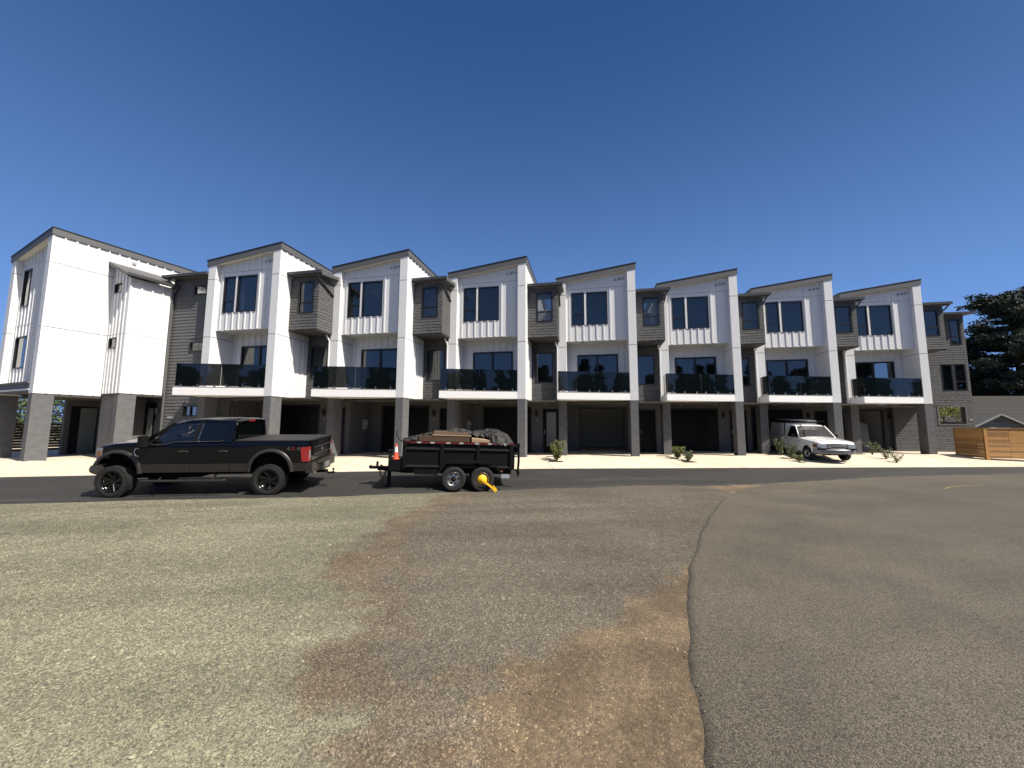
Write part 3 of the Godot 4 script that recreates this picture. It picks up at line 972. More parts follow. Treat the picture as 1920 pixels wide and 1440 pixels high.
func upper_front(p: Node3D, i: int, k: float) -> void:
	# window wall of the third floor
	var l := -3.24
	var r := -0.34
	var wa := [-2.97, -2.36, 6.52, 8.14]
	var wb := [-2.26, -1.26, 6.52, 8.14]
	if i == 1:
		wa = [-2.985, -2.98, 6.52, 8.14]
		wb = [-2.97, -2.26, 6.52, 8.14]
	var seam := 8.34
	bx(p, "panel", M.white_siding, l, r, 5.76, 6.52, ZW - 0.12, ZW)
	bx(p, "panel", M.white_siding, l, wa[0], 6.52, 8.14, ZW - 0.12, ZW)
	bx(p, "panel", M.white_siding, wa[1], wb[0], 6.52, 8.14, ZW - 0.12, ZW + 0.02)
	bx(p, "panel", M.white_siding, wb[1], r, 6.52, 8.14, ZW - 0.12, ZW)
	bx(p, "panel", M.white_siding, l, r, 8.14, seam - 0.007, ZW - 0.12, ZW)
	bx(p, "joint_flashing", M.gutter_dark, l, r, seam - 0.007, seam + 0.007, ZW - 0.1, ZW - 0.006)
	var b := MB.new()
	b.slope_box(l, r, seam + 0.007, roof_top(l, k) - 0.275, roof_top(r, k) - 0.275, ZW - 0.12, ZW)
	put(p, "panel", b.done(), M.white_siding)
	for q in 9:
		var x := -3.05 + q * 0.318
		batten_z(p, x, seam + 0.01, roof_top(x - 0.03, k) - 0.28, ZW)
		if x < wb[1] + 0.05:
			batten_z(p, x, 5.76, 6.515, ZW)
		else:
			batten_z(p, x, 5.76, seam - 0.01, ZW)
		if x < wa[0] - 0.03:
			batten_z(p, x, 6.52, seam - 0.01, ZW)
	if i > 1:
		window(p, wa[0], wa[1], wa[2], wa[3], ZW, 0.33)
	window(p, wb[0], wb[1], wb[2], wb[3], ZW)
	vents(p)
	# soffit over the balcony and its lamps
	bx(p, "soffit", M.soffit_white, l, r, 5.752, 5.82, ZB - 0.12, ZW - 0.121)
	bx(p, "soffit_edge", M.white_trim, l, r, 5.735, 5.76, ZW - 0.14, ZW + 0.012)
	for q in [-2.5, -1.1]:
		downlight(p, q, 5.75, -0.7)
	if i == 2:
		bx(p, "curtain", M.curtain, wb[0] + 0.04, wb[0] + 0.17, 6.55, 8.1, ZW - 0.2, ZW - 0.17)
	if i == 3:
		bx(p, "roller_blind", M.blind, wb[0] + 0.05, wb[1] - 0.05, 7.62, 8.1, ZW - 0.2, ZW - 0.19)
	# rooms
	bx(p, "room_wall", M.room_wall, -3.46, -0.16, 5.95, 8.6, -4.2, -4.1)
	bx(p, "room_floor", M.room_floor, -3.46, -0.16, 5.83, 5.94, -8.0, ZW - 0.13)
	if i in [7, 8]:
		bx(p, "room_partition", M.room_wall, -2.2, -0.3, 5.95, 8.6, -1.9, -1.8)

func middle_front(p: Node3D, i: int) -> void:
	# recessed balcony wall with the sliding door
	var l := -3.24
	var r := -0.34
	var d := [-2.76, -0.78, 3.22, 5.21]
	bx(p, "panel", M.white_siding, l, d[0], 3.2, 5.21, ZB - 0.12, ZB)
	bx(p, "panel", M.white_siding, d[1], r, 3.2, 5.21, ZB - 0.12, ZB)
	bx(p, "panel", M.white_siding, l, r, 5.21, 5.75, ZB - 0.12, ZB)
	for q in 9:
		var x := -3.05 + q * 0.318
		var low := 5.215 if x > d[0] - 0.03 and x < d[1] + 0.03 else 3.205
		batten_z(p, x, low, 5.748, ZB)
	window(p, d[0], d[1], d[2], d[3], ZB, 0.0, 0.5, "sliding_door", "z", 0.07)
	var s := -1.62 if i != 3 else -2.05
	if i >= 3:
		var pp := bx(p, "paper_sheet", M.paper, s, s + 0.2, 4.15, 4.32, ZB - 0.022, ZB - 0.019)
		pp.set_meta("label", "white paper sheet taped inside the sliding door")
	if i in [2, 3]:
		var b := MB.new()
		var rows := [PackedVector3Array(), PackedVector3Array()]
		for q in 25:
			var f := q / 24.0
			rows[0].append(Vector3(lerpf(-2.7, -2.35, f), 3.22, ZB - 0.25 + 0.03 * sin(f * 45.0)))
			rows[1].append(Vector3(lerpf(-2.7, -2.35, f), 5.2, ZB - 0.25 + 0.03 * sin(f * 45.0)))
		b.surf(rows)
		put(p, "curtain", b.done(), M.curtain)
	bx(p, "room_wall", M.room_wall, -3.46, -0.16, 3.1, 5.74, -5.2, -5.1)
	bx(p, "room_floor", M.room_floor, -3.46, -0.16, 2.95, 3.1, -8.0, ZB - 0.121)

func side_wall(p: Node3D, i: int, deep: float) -> void:
	# right side wall: sheets in three levels with upright battens; left side wall plain
	var zr := -6.3
	bx(p, "panel", M.white_siding, -0.15, 0.0, 2.85, 5.42, ZL if i > 1 else -4.0, ZB - 0.001)
	bx(p, "panel", M.white_siding, -0.15, 0.0, 5.445, 7.99, -4.0, ZB - 0.001)
	bx(p, "panel", M.white_siding, -0.15, 0.0, 8.015, 9.105, zr, ZB - 0.001)
	bx(p, "joint_flashing", M.gutter_dark, -0.14, -0.012, 5.42, 5.445, ZL, ZB)
	bx(p, "joint_flashing", M.gutter_dark, -0.14, -0.012, 7.99, 8.015, zr, ZB)
	bx(p, "side_wall", M.room_wall, -0.15, -0.02, 2.85, 8.0, -8.0, -4.001)
	bx(p, "side_wall", M.room_wall, -0.15, -0.02, 8.0, 9.1, -8.0, zr - 0.001)
	bx(p, "side_wall", M.white_siding, FL, FL + 0.15, 2.85, 8.55, -8.0, ZB - 0.001)
	bx(p, "rear_wall", M.room_wall, FL, 1.33, 2.85, 8.5, -8.1, -8.001)
	# drip strip along the bottom edge
	bx(p, "drip_strip", M.fascia_grey, -0.15, 0.012, 2.825, 2.849, ZL if i > 1 else -3.4, -0.002)
	var z := -0.345
	while z > -6.2:
		if z > ZL + 0.05 or i == 1 and z > -1.88:
			batten_x(p, 0, 2.855, 5.42, z)
		if z > -0.66 or i == 1 and z > -1.88:
			batten_x(p, 0, 5.445, 7.99, z)
		batten_x(p, 0, 8.015, 9.09, z)
		z -= 0.328
	bx(p, "corner_board", M.white_trim, 0.0005, 0.02, 2.855, 9.09, -0.065, -0.001)

func townhouse(i: int, label: String) -> Node3D:
	var t := thing("townhouse", label, "townhouse", unit_place(i), deg_to_rad(UNIT_YAW), "townhouses in the row")
	var k := 0.1364
	var deep := 8.1
	facade_roof(t, k, deep)
	fin(t, -0.34, 0.0, k)
	fin(t, FL, -3.24, k)
	side_wall(t, i, deep)
	upper_front(t, i, k)
	middle_front(t, i)
	balcony(t, i == 4)
	lower_floor(t, i)
	bay(t, k, i == 8)
	if i < 8:
		link(t, i)
	# white downspout at the outer edge of the left upright
	if i > 2:
		var b := MB.new()
		b.tube([Vector3(FL - 0.12, 5.68, 0.13), Vector3(FL - 0.1, 5.58, 0.08), Vector3(FL - 0.045, 5.42, 0.0), Vector3(FL - 0.045, 2.9, 0.0)], 0.04, 8)
		put(t, "downspout", b.done(), M.white_trim)
	return t

func grey_gable(t: Node3D) -> void:
	# lap-sided grey wall that closes the wedge between the first two houses (in the axes of the second)
	var z := -0.3
	var x0 := -5.84
	var x1 := FL - 0.005
	var wins := [[-4.68, -3.95, 7.47, 7.92], [-4.68, -3.95, 4.88, 5.33], [-4.70, -3.94, 2.03, 2.50]]
	bx(t, "grey_wall", M.grey_siding, x0, wins[0][0], -0.1, 8.25, z - 0.15, z - 0.012)
	bx(t, "grey_wall", M.grey_siding, wins[0][1], x1, -0.1, 8.25, z - 0.15, z - 0.012)
	var y := -0.1
	for w in [wins[2], wins[1], wins[0]]:
		bx(t, "grey_wall", M.grey_siding, wins[0][0], wins[0][1], y, w[2], z - 0.15, z - 0.012)
		y = w[3]
	bx(t, "grey_wall", M.grey_siding, wins[0][0], wins[0][1], y, 8.25, z - 0.15, z - 0.012)
	# boards, each tilted over the one below
	y = 0.05
	while y < 8.2:
		var e := minf(y + 0.143, 8.24)
		var spans := [[x0, x1]]
		for w in wins:
			if e > w[2] - 0.02 and y < w[3] + 0.02:
				spans = [[x0, w[0] - 0.035], [w[1] + 0.035, x1]]
		for s in spans:
			var b := MB.new()
			var l: float = s[0]
			var r: float = s[1]
			b.hexa([Vector3(l, y, z + 0.012), Vector3(r, y, z + 0.012), Vector3(r, y, z - 0.011), Vector3(l, y, z - 0.011), Vector3(l, e, z - 0.004), Vector3(r, e, z - 0.004), Vector3(r, e, z - 0.011), Vector3(l, e, z - 0.011)])
			put(t, "lap_board", b.done(), M.grey_siding)
		y += 0.143
	for w in wins:
		window(t, w[0], w[1], w[2], w[3], z, 0.0, 0.5 if w[2] < 3 else 0.0)
		bx(t, "room_wall", M.room_wall, w[0] - 0.2, w[1] + 0.2, w[2] - 0.3, w[3] + 0.3, z - 1.6, z - 1.5)
	var b2 := MB.new()
	b2.hexa([Vector3(x0 - 0.25, 8.22, 0.0), Vector3(FL - 0.02, 8.22, 0.0), Vector3(FL - 0.02, 8.5, -3.5), Vector3(x0 - 0.9, 8.5, -3.5), Vector3(x0 - 0.25, 8.33, 0.0), Vector3(FL - 0.02, 8.33, 0.0), Vector3(FL - 0.02, 8.62, -3.5), Vector3(x0 - 0.9, 8.62, -3.5)])
	var r2 := put(t, "low_roof", b2.done(), M.fascia_grey)
	bx(r2, "gutter", M.gutter_dark, x0 - 0.25, FL - 0.02, 8.235, 8.35, 0.0, 0.1)
	var b3 := MB.new()
	b3.tube([Vector3(x0 + 0.02, 8.28, 0.05), Vector3(x0 + 0.06, 8.1, 0.0), Vector3(x0 + 0.07, 7.95, z + 0.06), Vector3(x0 + 0.07, 0.25, z + 0.06)], 0.045, 8)
	put(r2, "downspout", b3.done(), M.fascia_grey)
	for q in 4:
		bx(t, "number_tile", M.meter_grey, x0 + 0.3 + q * 0.1, x0 + 0.37 + q * 0.1, 1.93, 2.04, z + 0.012, z + 0.022)

func end_wall(t: Node3D) -> void:
	# the wide grey shingled wall that ends the row on the right, behind the bay of the last house
	var z := -2.7
	var x0 := 0.0
	var x1 := 3.80
	var wins := [[3.11, 3.61, 6.30, 7.75], [2.50, 3.03, 3.70, 5.19], [3.12, 3.63, 3.70, 5.19], [2.18, 3.41, 1.84, 2.78]]
	var b := MB.new()
	# slab in columns round the openings
	var xs := [x0, 2.18, 2.50, 3.03, 3.11, 3.12, 3.41, 3.61, 3.63, x1]
	for q in xs.size() - 1:
		var cuts := []
		for w in wins:
			if w[0] <= xs[q] + 0.001 and w[1] >= xs[q + 1] - 0.001:
				cuts.append([w[2], w[3]])
		cuts.sort_custom(func(a, e): return a[0] < e[0])
		var y := -0.1
		for c in cuts:
			b.box(xs[q], xs[q + 1], y, c[0], z - 0.14, z)
			y = c[1]
		b.box(xs[q], xs[q + 1], y, 8.0, z - 0.14, z)
	put(t, "end_wall", b.done(), M.grey_siding)
	var holes := []
	for w in wins:
		holes.append([w[0] - 0.03, w[1] + 0.03, w[2] - 0.03, w[3] + 0.03])
	holes[3] = [2.10, 3.49, 1.76, 2.86]
	shingles(t, 0.005, x1, 0.34, 7.82, Transform3D(Basis.IDENTITY, Vector3(0, 0, z + 0.001)), holes, 0.135)
	bx(t, "frieze_board", M.grey_siding, 1.39, x1, 7.82, 8.0, z + 0.001, z + 0.03)
	shingles(t, 2.7, 5.5, 2.9, 7.9, Transform3D(Basis(Vector3.UP, PI / 2), Vector3(x1 + 0.001, 0, 0)), [], 0.135)
	bx(t, "end_wall", M.grey_siding, x1 - 0.14, x1, 2.9, 8.0, -5.5, z - 0.141)
	bx(t, "end_wall", M.grey_siding, x1 - 0.14, x1, -0.1, 2.9, z - 0.6, z - 0.141)
	window(t, wins[0][0], wins[0][1], wins[0][2], wins[0][3], z, 0.34)
	window(t, wins[1][0], wins[1][1], wins[1][2], wins[1][3], z)
	window(t, wins[2][0], wins[2][1], wins[2][2], wins[2][3], z, 0.34)
	# framed opening without glass
	b = MB.new()
	b.box(2.10, 3.49, 1.76, 1.84, z - 0.15, z + 0.03)
	b.box(2.10, 3.49, 2.78, 2.86, z - 0.15, z + 0.03)
	b.box(2.10, 2.18, 1.84, 2.78, z - 0.15, z + 0.03)
	b.box(3.41, 3.49, 1.84, 2.78, z - 0.15, z + 0.03)
	put(t, "opening_frame", b.done(), M.grey_column)
	bx(t, "room_wall", M.room_wall, 1.5, x1 - 0.15, 2.95, 7.9, -4.6, -4.5)
	bx(t, "room_floor", M.room_floor, 0.02, x1 - 0.15, 5.75, 5.85, -5.5, z - 0.141)
	bx(t, "room_floor", M.soffit_board, 0.02, x1 - 0.15, 2.86, 2.95, -5.5, z - 0.141)
	b = MB.new()
	b.hexa([Vector3(1.64, 7.98, z + 0.32), Vector3(4.09, 7.98, z + 0.32), Vector3(4.09, 8.25, -6.2), Vector3(1.64, 8.25, -6.2), Vector3(1.64, 8.09, z + 0.32), Vector3(4.09, 8.09, z + 0.32), Vector3(4.09, 8.36, -6.2), Vector3(1.64, 8.36, -6.2)])
	var r := put(t, "end_roof", b.done(), M.fascia_grey)
	bx(r, "gutter", M.gutter_dark, 1.66, 4.1, 7.995, 8.105, z + 0.32, z + 0.42)
	bx(t, "utility_plate", M.meter_grey, 3.56, 3.68, 2.02, 2.1, z + 0.015, z + 0.03)

func end_townhouse(label: String) -> Node3D:
	# the first house: no balcony, a blank white side with a stair tower
	var t := thing("townhouse", label, "townhouse", Vector3(-18.035, 0, -14.602), deg_to_rad(-23.2), "townhouses in the row")
	var k := 0.155
	facade_roof(t, k, 6.4)
	fin(t, -0.34, 0.0, k)
	fin(t, FL, -3.24, k)
	side_wall(t, 1, 6.4)
	upper_front(t, 1, k)
	# middle storey flush with the one above, one window
	var w := [-2.97, -1.83, 3.92, 5.26]
	wall_with_hole(t, "panel", M.white_siding, -3.24, -0.34, 3.31, 5.735, ZW - 0.12, ZW, w)
	window(t, w[0], w[1], w[2], w[3], ZW)
	bx(t, "roller_blind", M.blind, w[0] + 0.05, w[1] - 0.05, 3.97, 5.2, ZW - 0.2, ZW - 0.19)
	bx(t, "roller_blind", M.blind, -2.92, -2.31, 6.57, 7.4, ZW - 0.2, ZW - 0.19)
	for q in 9:
		var x := -3.05 + q * 0.318
		if x < w[0] - 0.03 or x > w[1] + 0.03:
			batten_z(t, x, 3.315, 5.73, ZW)
		else:
			batten_z(t, x, 3.315, 3.915, ZW)
			batten_z(t, x, 5.265, 5.73, ZW)
	# grey ledge over the carport
	bx(t, "ledge", M.fascia_grey, -3.24, -0.34, 2.9, 3.24, -1.0, -0.01)
	bx(t, "ledge_cap", M.grey_column, -3.26, -0.345, 3.24, 3.3, -0.9, 0.06)
	bx(t, "ledge_strip", M.white_trim, -3.24, -0.345, 2.97, 3.03, -0.01, 0.015)
	bx(t, "room_wall", M.room_wall, -3.46, -0.16, 3.1, 5.74, -3.2, -3.1)
	# stair tower on the side wall
	var za := -1.9
	var ze := -3.41
	var xo := 1.368
	for lv in [[2.95, 5.425, 5.425], [5.44, 8.44, 7.82]]:
		var wy: Array = [[0.19, 0.84, 4.84, 5.31], [0.2, 0.88, 7.25, 7.68]][0 if lv[0] < 3 else 1]
		# front of the tower round its window
		var b := MB.new()
		b.box(0.002, xo, lv[0], wy[2], za - 0.12, za)
		b.box(0.002, wy[0], wy[2], wy[3], za - 0.12, za)
		b.box(wy[1], xo, wy[2], wy[3], za - 0.12, za)
		b.slope_box(0.002, xo, wy[3], lv[1], lv[2], za - 0.12, za)
		put(t, "tower_panel", b.done(), M.white_siding)
		window(t, wy[0], wy[1], wy[2], wy[3], za, 0.0, 0.0, "window", "z", 0.04)
		bx(t, "room_wall", M.room_wall, wy[0], wy[1], wy[2] - 0.1, wy[3] + 0.1, za - 0.42, za - 0.4)
		for q in [0.12, 0.36, 0.60, 0.88, 1.16]:
			if q > wy[0] and q < wy[1]:
				batten_z(t, q, lv[0], wy[2], za)
				if lv[0] > 3:
					batten_z(t, q, wy[3], lerpf(8.42, 7.82, q / xo), za)
				else:
					batten_z(t, q, wy[3], 5.42, za)
			else:
				batten_z(t, q, lv[0], 5.42 if lv[0] < 3 else lerpf(8.42, 7.82, q / xo), za)
		bx(t, "tower_panel", M.white_siding, xo - 0.12, xo, lv[0], 5.425 if lv[0] < 3 else 7.82, ze, za - 0.121)
		for q in 5:
			var z := za - 0.03 - q * 0.37
			if z > ze:
				batten_x(t, xo, lv[0] + 0.003, 5.42 if lv[0] < 3 else 7.81, z)
	bx(t, "joint_flashing", M.gutter_dark, 0.01, xo - 0.008, 5.425, 5.44, ze + 0.01, za - 0.008)
	bx(t, "tower_panel", M.white_siding, 0.002, xo, 2.95, 7.9, ze - 0.1, ze - 0.001)
	bx(t, "drip_strip", M.fascia_grey, 0.0, xo + 0.012, 2.92, 2.949, ze, za + 0.012)
	var b2 := MB.new()
	b2.hexa([Vector3(0.021, 8.52, za + 0.24), Vector3(1.6, 7.80, za + 0.24), Vector3(1.6, 7.80, ze - 0.05), Vector3(0.021, 8.52, ze - 0.05), Vector3(0.021, 8.66, za + 0.24), Vector3(1.6, 7.92, za + 0.24), Vector3(1.6, 7.92, ze - 0.05), Vector3(0.021, 8.66, ze - 0.05)])
	var r := put(t, "tower_roof", b2.done(), M.fascia_grey)
	bx(r, "gutter", M.gutter_dark, 1.6, 1.7, 7.82, 7.93, ze - 0.1, za + 0.24)
	b2 = MB.new()
	b2.tube([Vector3(1.65, 7.86, ze - 0.02), Vector3(1.6, 7.7, ze + 0.02), Vector3(1.43, 7.55, ze + 0.03), Vector3(1.42, 3.0, ze + 0.03)], 0.04, 8)
	put(r, "downspout", b2.done(), M.fascia_grey)
	for z in [-1.7, -3.6]:
		b2 = MB.new()
		b2.tube([Vector3(-0.5, roof_top(-0.5, k) - 0.02, z), Vector3(-0.5, roof_top(-0.5, k) + 0.28, z)], 0.05, 10)
		put(t, "vent_pipe", b2.done(), M.steel)
	# side vent
	bx(t, "vent", M.meter_grey, 0.0005, 0.04, 8.82, 8.93, -2.58, -2.44)
	# open ground floor
	bx(t, "column", M.grey_column, -0.34, 0, -0.15, 2.85, -0.57, 0)
	bx(t, "column", M.grey_column, FL, -3.26, -0.15, 2.85, -0.57, 0)
	bx(t, "column", M.grey_column, 1.03, 1.37, -0.15, 2.92, -2.48, za)
	bx(t, "ceiling", M.soffit_board, FL, -0.001, 2.76, 2.82, -6.0, -0.58)
	bx(t, "ceiling", M.soffit_board, 0.0, xo, 2.86, 2.915, -3.5, za)
	bx(t, "dark_wall", M.grey_siding, 0.02, 1.03, -0.1, 2.85, za - 0.1, za - 0.02)
	bx(t, "porch_wall", M.grey_siding, -0.1, 0.0, -0.1, 2.8, -3.6, za - 0.12)
	# entry beside the carport
	bx(t, "entry_wall", M.grey_siding, -3.6, -3.4, -0.1, 2.76, -2.2, -2.02)
	bx(t, "entry_wall", M.grey_siding, -3.6, -3.4, 2.5, 2.76, -3.15, -2.2)
	bx(t, "entry_wall", M.grey_siding, -3.6, -0.1, -0.1, 2.76, -3.3, -3.15)
	bx(t, "door_frame", M.frame_black, -3.58, -3.5, 0.2, 2.5, -3.149, -2.201)
	bx(t, "front_door", M.frosted, -3.5, -3.46, 0.3, 2.42, -3.1, -2.55)
	for kk in 14:
		bx(t, "lap_board", M.grey_siding, -3.2, -0.1, 0.3 + kk * 0.17, 0.455 + kk * 0.17, -3.149, -3.13)
	wall_lamp(t, -2.9, 2.2, -3.13)
	# porch under the tower with its own door
	bx(t, "porch_wall", M.grey_siding, 0.0, xo, -0.1, 2.86, -3.6, -3.45)
	var dr := bx(t, "side_door", M.door_black, 0.05, 0.85, 0.28, 2.62, -3.449, -3.40)
	bx(dr, "pane", M.frosted, -0.12, 0.28, -0.9, 0.95, 0.026, 0.032)
	wall_lamp(t, 1.05, 2.25, -3.449)
	return t

# ---- vehicles ----
func wheel(p: Node3D, at: Vector3, r: float, w: float, rim_r: float, kind: String, out: float, steer := 0.0) -> void:
	# the axle runs along z; out is +1 or -1: the side on which the rim shows
	var b := MB.new()
	var h := w / 2
	b.lathe([Vector2(rim_r * 0.96, -h + 0.03), Vector2(rim_r * 1.03, -h + 0.005), Vector2(r * 0.84, -h - 0.008), Vector2(r * 0.93, -h + 0.008), Vector2(r * 0.985, -h + 0.04), Vector2(r * 0.995, 0), Vector2(r * 0.985, h - 0.04), Vector2(r * 0.93, h - 0.008), Vector2(r * 0.84, h + 0.008), Vector2(rim_r * 1.03, h - 0.005), Vector2(rim_r * 0.96, h - 0.03)], Transform3D.IDENTITY, 44)
	var lugs := 40 if kind == "offroad" else 0
	for k in lugs:
		for s in 4:
			var a := TAU * (k + 0.5 * (s % 2)) / lugs
			var zz := lerpf(-h + 0.03, h - 0.03, s / 3.0)
			b.obox(Transform3D(Basis(Vector3.BACK, a) * Basis(Vector3.RIGHT, 0.3 if s % 2 == 0 else -0.3), Vector3(cos(a), sin(a), 0) * (r * 0.985) + Vector3(0, 0, zz)), Vector3(0.026, 0.036, w * 0.2))
	var t := Transform3D(Basis(Vector3.UP, steer + (0.0 if out > 0 else PI)), at)
	var o := put(p, "wheel", b.done(), M.rubber, t)
	b = MB.new()
	if kind == "offroad":
		b.lathe([Vector2(rim_r, h - 0.015), Vector2(rim_r * 0.97, h - 0.005), Vector2(rim_r * 0.9, h - 0.03), Vector2(rim_r * 0.87, h - 0.12), Vector2(0.10, h - 0.13), Vector2(0.085, h - 0.09), Vector2(0.05, h - 0.075), Vector2(0.0, h - 0.072)], Transform3D.IDENTITY, 36)
		for k in 8:
			var a := TAU * k / 8
			var d := Vector3(cos(a), sin(a), 0)
			var e := Vector3(cos(a + 0.28), sin(a + 0.28), 0)
			b.bar(d * 0.07 + Vector3(0, 0, h - 0.085), e * rim_r * 0.9 + Vector3(0, 0, h - 0.035), 0.02, 0.036)
			b.bar(d * 0.07 + Vector3(0, 0, h - 0.085), Vector3(cos(a + 0.5), sin(a + 0.5), 0) * rim_r * 0.9 + Vector3(0, 0, h - 0.045), 0.016, 0.024)
		put(o, "rim", b.done(), M.black_rim)
	else:
		b.lathe([Vector2(rim_r, h - 0.02), Vector2(rim_r * 0.98, h), Vector2(rim_r * 0.9, h - 0.02), Vector2(rim_r * 0.84, h - 0.07), Vector2(rim_r * 0.62, h - 0.05), Vector2(rim_r * 0.42, h - 0.035), Vector2(rim_r * 0.36, h - 0.05)], Transform3D.IDENTITY, 32)
		var rm := put(o, "rim", b.done(), M.silver_rim)
		b = MB.new()
		for k in 6:
			var a := TAU * k / 6
			b.disc(Transform3D(Basis.IDENTITY, Vector3(cos(a), sin(a), 0) * rim_r * 0.64 + Vector3(0, 0, h - 0.044)), rim_r * 0.13, 10)
		b.lathe([Vector2(rim_r * 0.37, h - 0.055), Vector2(rim_r * 0.3, h - 0.01), Vector2(rim_r * 0.14, h + 0.01), Vector2(0, h + 0.012)], Transform3D.IDENTITY, 18)
		put(rm, "hub", b.done(), M.under_dark)

func shell(xs: Array, half: float, low: Callable, high: Callable, wide: Callable, crown: Callable, arches: Array) -> ArrayMesh:
	# body side walls and top as one skin: stations along x, each a section from one sill over the top to the other
	var st := []
	for x in xs:
		st.append(x)
	for a in arches:
		for k in 25:
			st.append(a[0] + a[2] * cos(PI * k / 24.0))
	st.sort()
	var rows := []
	var last := -99.0
	for x in st:
		if x - last < 0.004:
			continue
		last = x
		var yb: float = low.call(x)
		for a in arches:
			var u: float = (x - a[0]) / a[2]
			if absf(u) < 1.0:
				yb = maxf(yb, a[1] + a[3] * sqrt(1.0 - u * u))
		var yt: float = high.call(x)
		var w: float = wide.call(x) * half
		var c: float = crown.call(x)
		var row := PackedVector3Array()
		var sec := [[0.0, 0.975], [0.12, 0.99], [0.42, 1.0], [0.72, 0.995], [0.86, 0.985], [0.95, 0.965], [0.985, 0.935], [1.0, 0.88]]
		for q in sec:
			row.append(Vector3(x, lerpf(yb, yt, q[0]), w * q[1]))
		for f in [0.6, 0.3, 0.0, -0.3, -0.6]:
			row.append(Vector3(x, yt + c * (1.0 - f * f), w * 0.88 * f))
		for q in range(sec.size() - 1, -1, -1):
			row.append(Vector3(x, lerpf(yb, yt, sec[q][0]), -w * sec[q][1]))
		rows.append(row)
	var b := MB.new()
	b.surf(rows)
	# close both ends
	for e in [0, rows.size() - 1]:
		var r: PackedVector3Array = rows[e]
		var m := r.size()
		for k in m / 2 - 1:
			b.quad(r[k], r[k + 1], r[m - 2 - k], r[m - 1 - k])
	return b.done()

func pane_on_side(poly: Array, zf: Callable, side: float) -> ArrayMesh:
	var b := MB.new()
	var p2 := PackedVector2Array()
	for q in poly:
		p2.append(Vector2(q[0], q[1]))
	var ids := Geometry2D.triangulate_polygon(p2)
	for layer in 2:
		for i in range(0, ids.size(), 3):
			var t := []
			for j in 3:
				var q: Vector2 = p2[ids[i + j]]
				t.append(Vector3(q.x, q.y, side * (zf.call(q.y) - 0.006 * layer)))
			if (layer == 0) == (side > 0):
				b.tri(t[0], t[1], t[2])
			else:
				b.tri(t[0], t[2], t[1])
	for i in p2.size():
		var a := p2[i]
		var e := p2[(i + 1) % p2.size()]
		b.quad(Vector3(a.x, a.y, side * zf.call(a.y)), Vector3(e.x, e.y, side * zf.call(e.y)), Vector3(e.x, e.y, side * (zf.call(e.y) - 0.006)), Vector3(a.x, a.y, side * (zf.call(a.y) - 0.006)))
	return b.done()

func cab_roof(x: Array, y: Array, half: float) -> ArrayMesh:
	var rows := []
	for layer in 2:
		var rr := []
		for i in x.size():
			var row := PackedVector3Array()
			for q in [[-1.0, -0.085], [-0.985, -0.05], [-0.93, -0.018], [-0.75, 0.0], [-0.35, 0.018], [0.0, 0.022], [0.35, 0.018], [0.75, 0.0], [0.93, -0.018], [0.985, -0.05], [1.0, -0.085]]:
				row.append(Vector3(x[i], y[i] + q[1] - 0.03 * layer, q[0] * half))
			rr.append(row)
		rows.append(rr)
	var b := MB.new()
	b.surf(rows[0])
	b.surf(rows[1], false, true)
	var m: int = rows[0][0].size()
	for e in [0, x.size() - 1]:
		for k in m - 1:
			b.quad(rows[0][e][k], rows[0][e][k + 1], rows[1][e][k + 1], rows[1][e][k])
	return b.done()

func flare(x: float, y: float, rx: float, ry: float, half: float, side: float, y_end_f: float, y_end_r: float) -> ArrayMesh:
	# moulded lip round a wheel arch
	var rows := []
	for k in 29:
		var a := PI * k / 28.0
		var c := Vector2(cos(a), sin(a))
		var row := PackedVector3Array()
		var down := 0.0
		if k == 0:
			down = y - y_end_r
		if k == 28:
			down = y - y_end_f
		for q in [[1.0, 0.0], [1.0, 0.045], [1.05, 0.05], [1.16, 0.035], [1.19, 0.0]]:
			row.append(Vector3(x + c.x * rx * q[0], y + c.y * ry * q[0] - down, side * (half * 0.985 + q[1])))
		rows.append(row)
	var b := MB.new()
	b.surf(rows, false, side < 0)
	return b.done()

